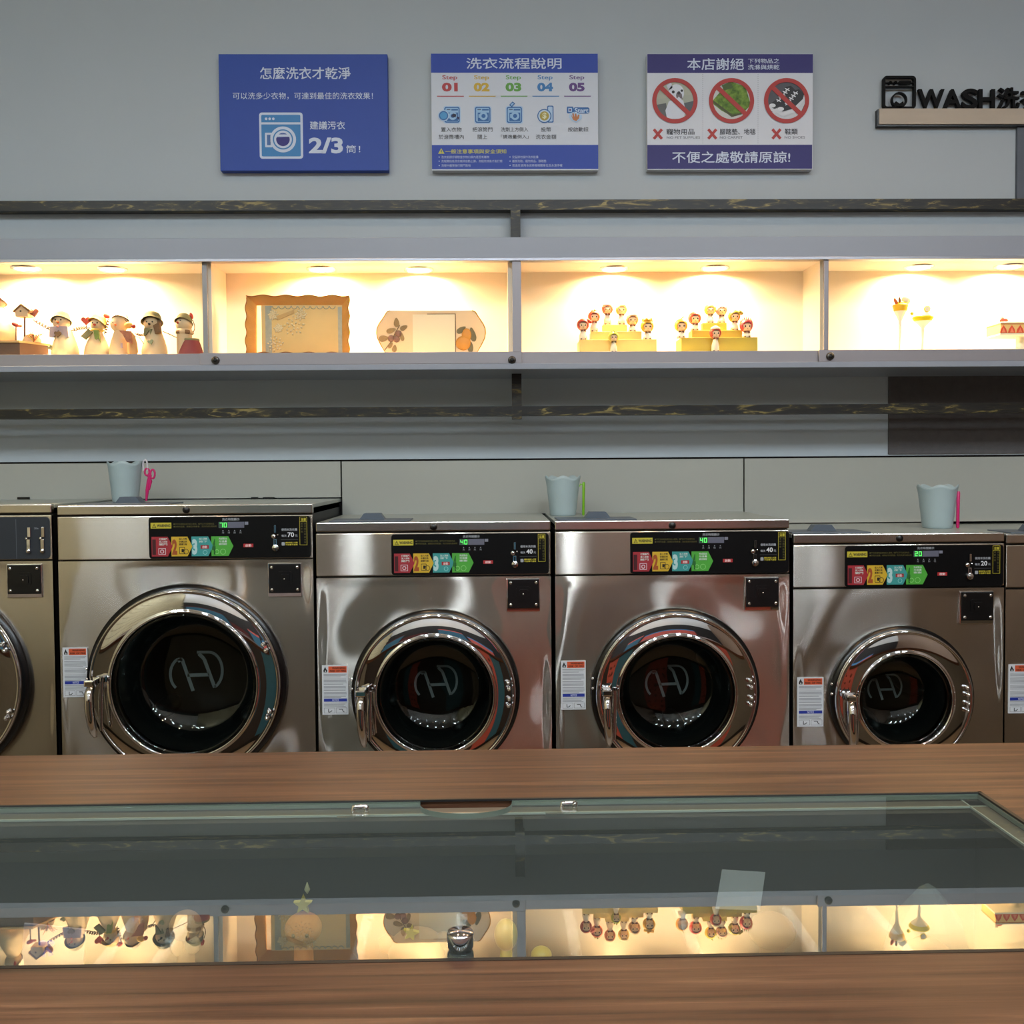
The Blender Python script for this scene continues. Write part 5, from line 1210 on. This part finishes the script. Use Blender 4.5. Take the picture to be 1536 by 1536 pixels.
f.part('strawberry', lambda b: (b.ball((f.q(1505, 0).x, -.02, z1 + .012), .010, RED, 12, (1.3, 1, .8)), b.ball((f.q(1502, 0).x, -.02, z1 + .022), .006, CRM, 8)))

# ================================================================== COUNTER WITH GLASS-TOPPED WELL
CT = 0.902
ya, yb_, yg0, yg1 = 0.50, PZ(768, 1124, CT).y, PZ(768, 1440.5, CT).y, PZ(768, 1197, CT).y
xr = PZ(1471, 1187, CT).x; xl = -1.75
XL, XR = -2.3, 2.6
counter = empty('counter', (0, (ya + yb_) / 2, 0), 'brown wood-grain counter with a glass-covered display well', 'counter')
b = MB()
b.box(XL, XR, ya, yg0, CT - .04, CT, WOOD); b.box(XL, XR, yg1, yb_, CT - .04, CT, WOOD); b.box(xr, XR, yg0, yg1, CT - .04, CT, WOOD); b.box(XL, xl, yg0, yg1, CT - .04, CT, WOOD)
b.build('countertop', counter, world=True)
G_ = .006
b = MB()
for q in ((xl, xr, yg0, yg0 + G_), (xl, xr, yg1 - G_ * .7, yg1), (xr - G_, xr, yg0, yg1), (xl, xl + G_, yg0, yg1)): b.box(q[0], q[1], q[2], q[3], CT - .003, CT + .0004, RUBBER)
b.build('black_gasket', counter, world=True)
LW = .030; LZ = CT - .012
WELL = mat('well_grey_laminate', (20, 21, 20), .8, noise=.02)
b = MB()
for q in ((xl, xr, yg0 + G_, yg0 + .012), (xl, xr, yg1 - LW, yg1 - G_), (xr - LW, xr - G_, yg0, yg1), (xl + G_, xl + LW, yg0, yg1)): b.box(q[0], q[1], q[2], q[3], LZ - .010, LZ, mat('well_ledge', (112, 100, 84), .5, noise=.06, nscale=8))
b.build('ledge', counter, world=True)
EDG = mat('pale_edge_strip', (196, 200, 188), .5)
b = MB()
for q in ((xl, xr, yg1 - LW - .002, yg1 - LW), (xr - LW - .002, xr - LW, yg0, yg1)): b.box(q[0], q[1], q[2], q[3], LZ - .0025, LZ + .0006, EDG)
b.build('edge_strip', counter, world=True)
WD = .30; zw = CT - WD
b = MB()
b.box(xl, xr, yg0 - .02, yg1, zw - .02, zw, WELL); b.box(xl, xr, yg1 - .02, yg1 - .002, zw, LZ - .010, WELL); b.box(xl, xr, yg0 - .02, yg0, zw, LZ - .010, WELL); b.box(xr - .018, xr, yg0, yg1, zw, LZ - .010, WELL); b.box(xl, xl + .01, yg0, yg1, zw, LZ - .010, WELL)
b.build('well', counter, world=True)
b = MB(); b.box(XL, XR, ya + .03, yg0 - .02, .08, CT - .04, WOOD); b.box(XL, XR, yg1, yb_ - .03, .08, CT - .04, WOOD); b.box(XL, XR, ya + .03, yb_ - .03, .0, .08, RUBBER); b.box(xr, XR, yg0 - .02, yg1, .08, CT - .04, WOOD); b.build('cabinet_body', counter, world=True)
# glass lid with finger notch
gz0, gz1 = LZ, CT - .002
lid = empty('glass_lid', (0, (yg0 + yg1) / 2, gz0), 'long greenish glass lid with finger notch and chrome knob, set in the counter', 'glass lid')
n0, n1 = PZ(631, 1200, gz1).x, PZ(768, 1200, gz1).x; nd = yg1 - G_ - PZ(700, 1220.5, gz1).y
ytop_ = yg1 - G_ * .8
pts = [(xl + .007, yg0 + .007), (xr - .007, yg0 + .007), (xr - .007, ytop_), (n1, ytop_)]
for k in range(1, 18): a = PI * k / 18; pts.append(((n0 + n1) / 2 + (n1 - n0) / 2 * (math.cos(a) if True else 0) * 1.0, ytop_ - .004 - (nd - .004) * math.sin(a) ** .8))
pts += [(n0, ytop_), (xl + .007, ytop_)]
b = MB(); n = len(pts)
vt = [(p[0], p[1], gz1) for p in pts]; b.add(vt, [tuple(range(n))], TOPGLASS)
vb = [(p[0], p[1], gz1 - .008) for p in pts]
EG = mat('ground_glass_edge', (120, 134, 120), .35)
b.add(vt + vb, [(i, (i + 1) % n, n + (i + 1) % n, n + i)[::-1] for i in range(n)], EG)
b.build('pane', lid, world=True)
k = PZ(690.5, 1428, gz1)
b = MB(); b.lathe([(.0, 0), (.0125, 0), (.0125, .003), (.0138, .004), (.0142, .016), (.0132, .019), (.0, .0198)], (k.x, k.y + .006, gz1), 'z', CHROME, 40); b.build('knob', lid, world=True)
for (px, py) in ((540, 1215.5), (853, 1210)):
    c = PZ(px, py, gz1)
    b = MB(); b.tube([(c.x - .010, c.y, gz1), (c.x - .010, c.y, gz1 + .005), (c.x + .009, c.y, gz1 + .006), (c.x + .009, c.y, gz1)], .0036, CHROME, 8); b.ball((c.x + .009, c.y, gz1 + .004), .0046, CHROME, 10)
    b.box(c.x - .034, c.x - .008, c.y - .004, c.y + .003, gz1 - .013, gz1 - .009, mat('dull_metal_latch', (110, 112, 104), .4, .6)); b.build('latch', lid, world=True)
# paper taped under the glass
pq = [PZ(x, y, gz1 - .009) for x, y in ((1083, 1304), (1148, 1308), (1140, 1365), (1073, 1363))]
b = MB(); b.add([(p.x, p.y, p.z) for p in pq] + [(p.x, p.y, p.z - .0006) for p in pq], [(0, 3, 2, 1), (4, 5, 6, 7), (0, 1, 5, 4), (1, 2, 6, 5), (2, 3, 7, 6), (3, 0, 4, 7)], mat('grey_white_paper', (112, 118, 126), .7, noise=.02))
o = b.build('paper_note'); tag(o, 'blank grey-white paper sheet taped under the glass lid, right of centre', 'paper')
# toys in the well
def WPt(px, py, Y): return P(px, py, Y)
def soft(name, label, cat, px, py, rx, rz, Y, m, deco=None):
    c = P(px, py, Y); s_ = Y / FPX
    t = empty(name, (c.x, Y, zw), label, cat)
    h = c.z - zw
    b = MB(); b.lathe([(.001, 0), (rx * s_ * .55, 0), (rx * s_ * .6, h * .4), (rx * s_ * .5, h - rz * s_ * .7), (.001, h - rz * s_ * .5)], (0, 0, 0), 'z', m, 20); b.build('body', t)
    b = MB(); b.ball((0, 0, h), 1, m, 24, (rx * s_, rx * s_, rz * s_)); b.build('head', t)
    if deco: deco(t, h, rx * s_, rz * s_)
    return t
def star_pts(cx, cz, r, rot=0): return [(cx + (r if k % 2 == 0 else r * .42) * math.sin(rot + k * PI / 5), cz + (r if k % 2 == 0 else r * .42) * math.cos(rot + k * PI / 5)) for k in range(10)]
STARM = mat('star_yellow', (170, 152, 40), .5, noise=.03)
def deco1(t, h, a, c_):
    b = MB(); b.prism(star_pts(0.0, h + c_ + .012, .013)[::-1], -.004, .004, STARM); b.build('star', t)
    b = MB(); b.lathe([(.0005, 0), (.004, .006), (.0005, .016)], (.006, .0, h + c_ + .026), 'z', mat('pale_petal', (190, 180, 140), .6), 10); b.build('petal', t)
    b = MB()
    for sx in (-.35, .35): b.ball((sx * a, -a * .9, h), .003, BLK, 8)
    b.build('eyes', t)
Yw = 1.33
soft('round_plush', 'orange round plush with a yellow star on top, under the glass left of centre', 'toy', 455, 1392, 28, 23, Yw, mat('orange_plush', (158, 96, 52), .9, noise=.1, nscale=40), deco1)
def deco2(t, h, a, c_):
    b = MB(); b.prism(star_pts(-.006, h + c_ + .004, .011, .2)[::-1], -.02, -.013, STARM); b.build('star', t)
    b = MB(); b.ball((-a * 1.0, 0, h + c_ * .3), a * .32, mat('tan_plush2', (126, 88, 56), .9, noise=.08), 12); b.ball((a * .9, 0, h + c_ * .4), a * .32, mat('tan_plush2'), 12); b.build('ears', t)
soft('bear_plush', 'brown bear plush with a small yellow star, under the glass by the knob', 'toy', 625, 1424, 44, 30, Yw, mat('tan_plush2', (126, 88, 56), .9, noise=.08), deco2)
soft('yellow_balloon_toy', 'yellow egg-shaped balloon toy under the glass, right of the chrome knob', 'toy', 759, 1402, 18, 24, Yw, mat('balloon_yellow', (160, 142, 40), .35, noise=.02))
soft('small_yellow_toy', 'small pale yellow round toy low under the glass, right of the yellow balloon toy', 'toy', 812, 1432, 16, 12, Yw, mat('balloon_yellow'))
def deco3(t, h, a, c_):
    b = MB(); b.ball((-a * .4, -a * .3, h - c_ * 1.2), a * .6, mat('beige_paw', (150, 124, 92), .8), 14, (.8, .6, 1.2)); b.ball((a * .5, -a * .3, h - c_ * 1.2), a * .6, mat('beige_paw'), 14, (.9, .6, 1.0)); b.build('paws', t)
soft('bunny_plush', 'tan plush with pale round cheeks under the glass, near the left', 'toy', 278, 1388, 24, 22, Yw, mat('beige_plush', (136, 100, 64), .9, noise=.08), deco3)
soft('hippo_plush', 'dim brown plush under the glass, right of the paper sheet', 'toy', 1158, 1396, 36, 26, Yw, mat('tan_plush2'))
# clear party bag
c = P(1392, 1325, 1.3)
t = empty('cellophane_bag', (c.x, 1.3, zw), 'pointed clear cellophane bag under the glass, near the right end', 'bag')
hh = c.z - zw
b = MB(); b.lathe([(.07, 0), (.062, hh * .5), (.045, hh * .8), (.012, hh * .97), (.001, hh)], (0, 0, 0), 'z', glass_mat('cellophane', (226, 214, 220), 1.6, haze=.12), 9, smooth=False); b.build('bag', t)
b = MB(); b.ball((0, 0, hh * .55), .036, mat('tan_plush2'), 14); b.build('wrapped_toy', t)
# blue bow and papers at the left
c = P(72, 1418, 1.30); t = empty('blue_bow', (c.x, 1.30, zw), 'small blue ribbon bow on a card under the glass, far left', 'bow'); hh = c.z - zw
BB = mat('royal_blue_ribbon', (28, 84, 180), .5, noise=.03)
b = MB(); b.ball((-.005, -.004, hh + .004), .006, BB, 10, (1, .5, .8)); b.ball((.005, -.004, hh + .004), .006, BB, 10, (1, .5, .8)); b.prism([(-.006, hh - .012), (.0, hh), (-.001, hh - .013)], -.006, -.002, BB); b.prism([(.003, hh - .012), (.0, hh), (.008, hh - .011)], -.006, -.002, BB); b.build('ribbon', t)
b = MB(); b.prism([(-.05, 0), (.03, 0), (.05, hh + .02), (-.03, hh + .03)][::-1], -.001, .002, mat('lilac_card', (120, 114, 132), .6)); b.build('card', t)

# ================================================================== THINGS THE CHROME DOORS REFLECT (behind the camera)
CORAL = mat('coral_panel', (206, 96, 84), .5, noise=.05); SPOT = mat('brown_spot', (104, 44, 36), .6, noise=.05); TEAL = mat('teal_blue_panel', (52, 104, 128), .5, noise=.05); DKR = mat('dark_red_panel', (84, 26, 22), .5, noise=.1)
# painted panels on the counter side that faces the washers: the colours in the chrome rings
random.seed(12)
CREAMB = mat('cream_counter_back', (112, 109, 99), .5, noise=.05); DARKB = mat('dark_counter_back', (40, 34, 32), .5, noise=.1); GREYB = mat('grey_counter_back', (96, 92, 86), .5, noise=.05)
TEALB = mat('teal_counter_back', (40, 92, 116), .5, noise=.05); CORALB = mat('coral_counter_back', (176, 84, 74), .5, noise=.05)
for (x0, x1, m_, sp, nm) in ((-2.3, -.97, CREAMB, 0, 'cream panel'), (-.967, -.57, DARKB, 0, 'dark brown panel'), (-.567, -.33, TEALB, 0, 'teal panel'), (-.327, .02, DARKB, 0, 'dark brown panel'), (.023, .20, CORALB, 14, 'coral panel with brown spots'),
                             (.203, .40, TEALB, 0, 'teal panel'), (.403, .76, DARKB, 0, 'dark brown panel'), (.763, 1.08, CORALB, 24, 'coral panel with brown spots'), (1.083, 2.6, GREYB, 0, 'grey panel')):
    b = MB(); b.box(x0, x1, yb_ - .029, yb_ - .012, .085, CT - .042, m_); o = b.build('back_panel', counter, world=True, bevel=.003); o['label'] = nm
    for k in range(sp):
        r = random.uniform(.012, .024); b = MB(); n_ = max(3, int((x1 - x0) / .09))
        b.lathe([(0, .003), (r, .002), (r, 0)], (x0 + .04 + (k % n_) * (x1 - x0 - .05) / n_ + random.uniform(-.01, .01), yb_ - .012, CT - .12 - (k // n_) * .07 + random.uniform(-.01, .01)), 'y', SPOT, 10); b.build('spot', o, world=True)

def board(label, x0, x1, z0, z1, m, band=None):
    t = empty('mural_panel', ((x0 + x1) / 2, ROOM_Y0, z0), label, 'wall panel')
    b = MB(); b.box(x0, x1, ROOM_Y0 + .001, ROOM_Y0 + .03, z0, z1, m); b.build('board', t, world=True, bevel=.004)
    if band: b = MB(); b.box(x0, x1, ROOM_Y0 + .001, ROOM_Y0 + .036, z1 + .004, z1 + .12, band); b.build('band', t, world=True)
    return t
board('teal mural panel at the left of the wall behind the viewpoint', -2.9, -1.75, .05, 1.5, TEAL, DKR)
board('dark red mural panel behind the viewpoint, next to the left teal one', -1.7, -.75, .6, 1.1, DKR)
board('teal-blue mural panel behind the viewpoint, in the middle', -.45, .45, .05, 1.45, TEAL, CORAL)
random.seed(9)
def spots(t, x0, x1, z0, z1, n, side=False):
    for k in range(n):
        r = random.uniform(.035, .07); b = MB()
        if side: b.lathe([(r, 0), (r, -.008), (0, -.010)], (ROOM_X1 - .03, x0 + (k % 10 + .5) * (x1 - x0) / 10, z0 + (k // 10) * .24), 'x', SPOT, 10)
        else: b.lathe([(0, .01), (r, .008), (r, 0)], (x0 + (k % 7 + .5) * (x1 - x0) / 7 + random.uniform(-.04, .04), ROOM_Y0 + .03, z0 + (k // 7) * .2 + random.uniform(-.03, .03)), 'y', SPOT, 10)
        b.build('spot', t, world=True)
t = board('coral mural panel with brown spots behind the viewpoint, right of the middle', .6, 2.35, .05, 1.25, CORAL, mat('sky_blue_band', (70, 140, 190), .5, noise=.03)); spots(t, .65, 2.3, .15, .8, 28)
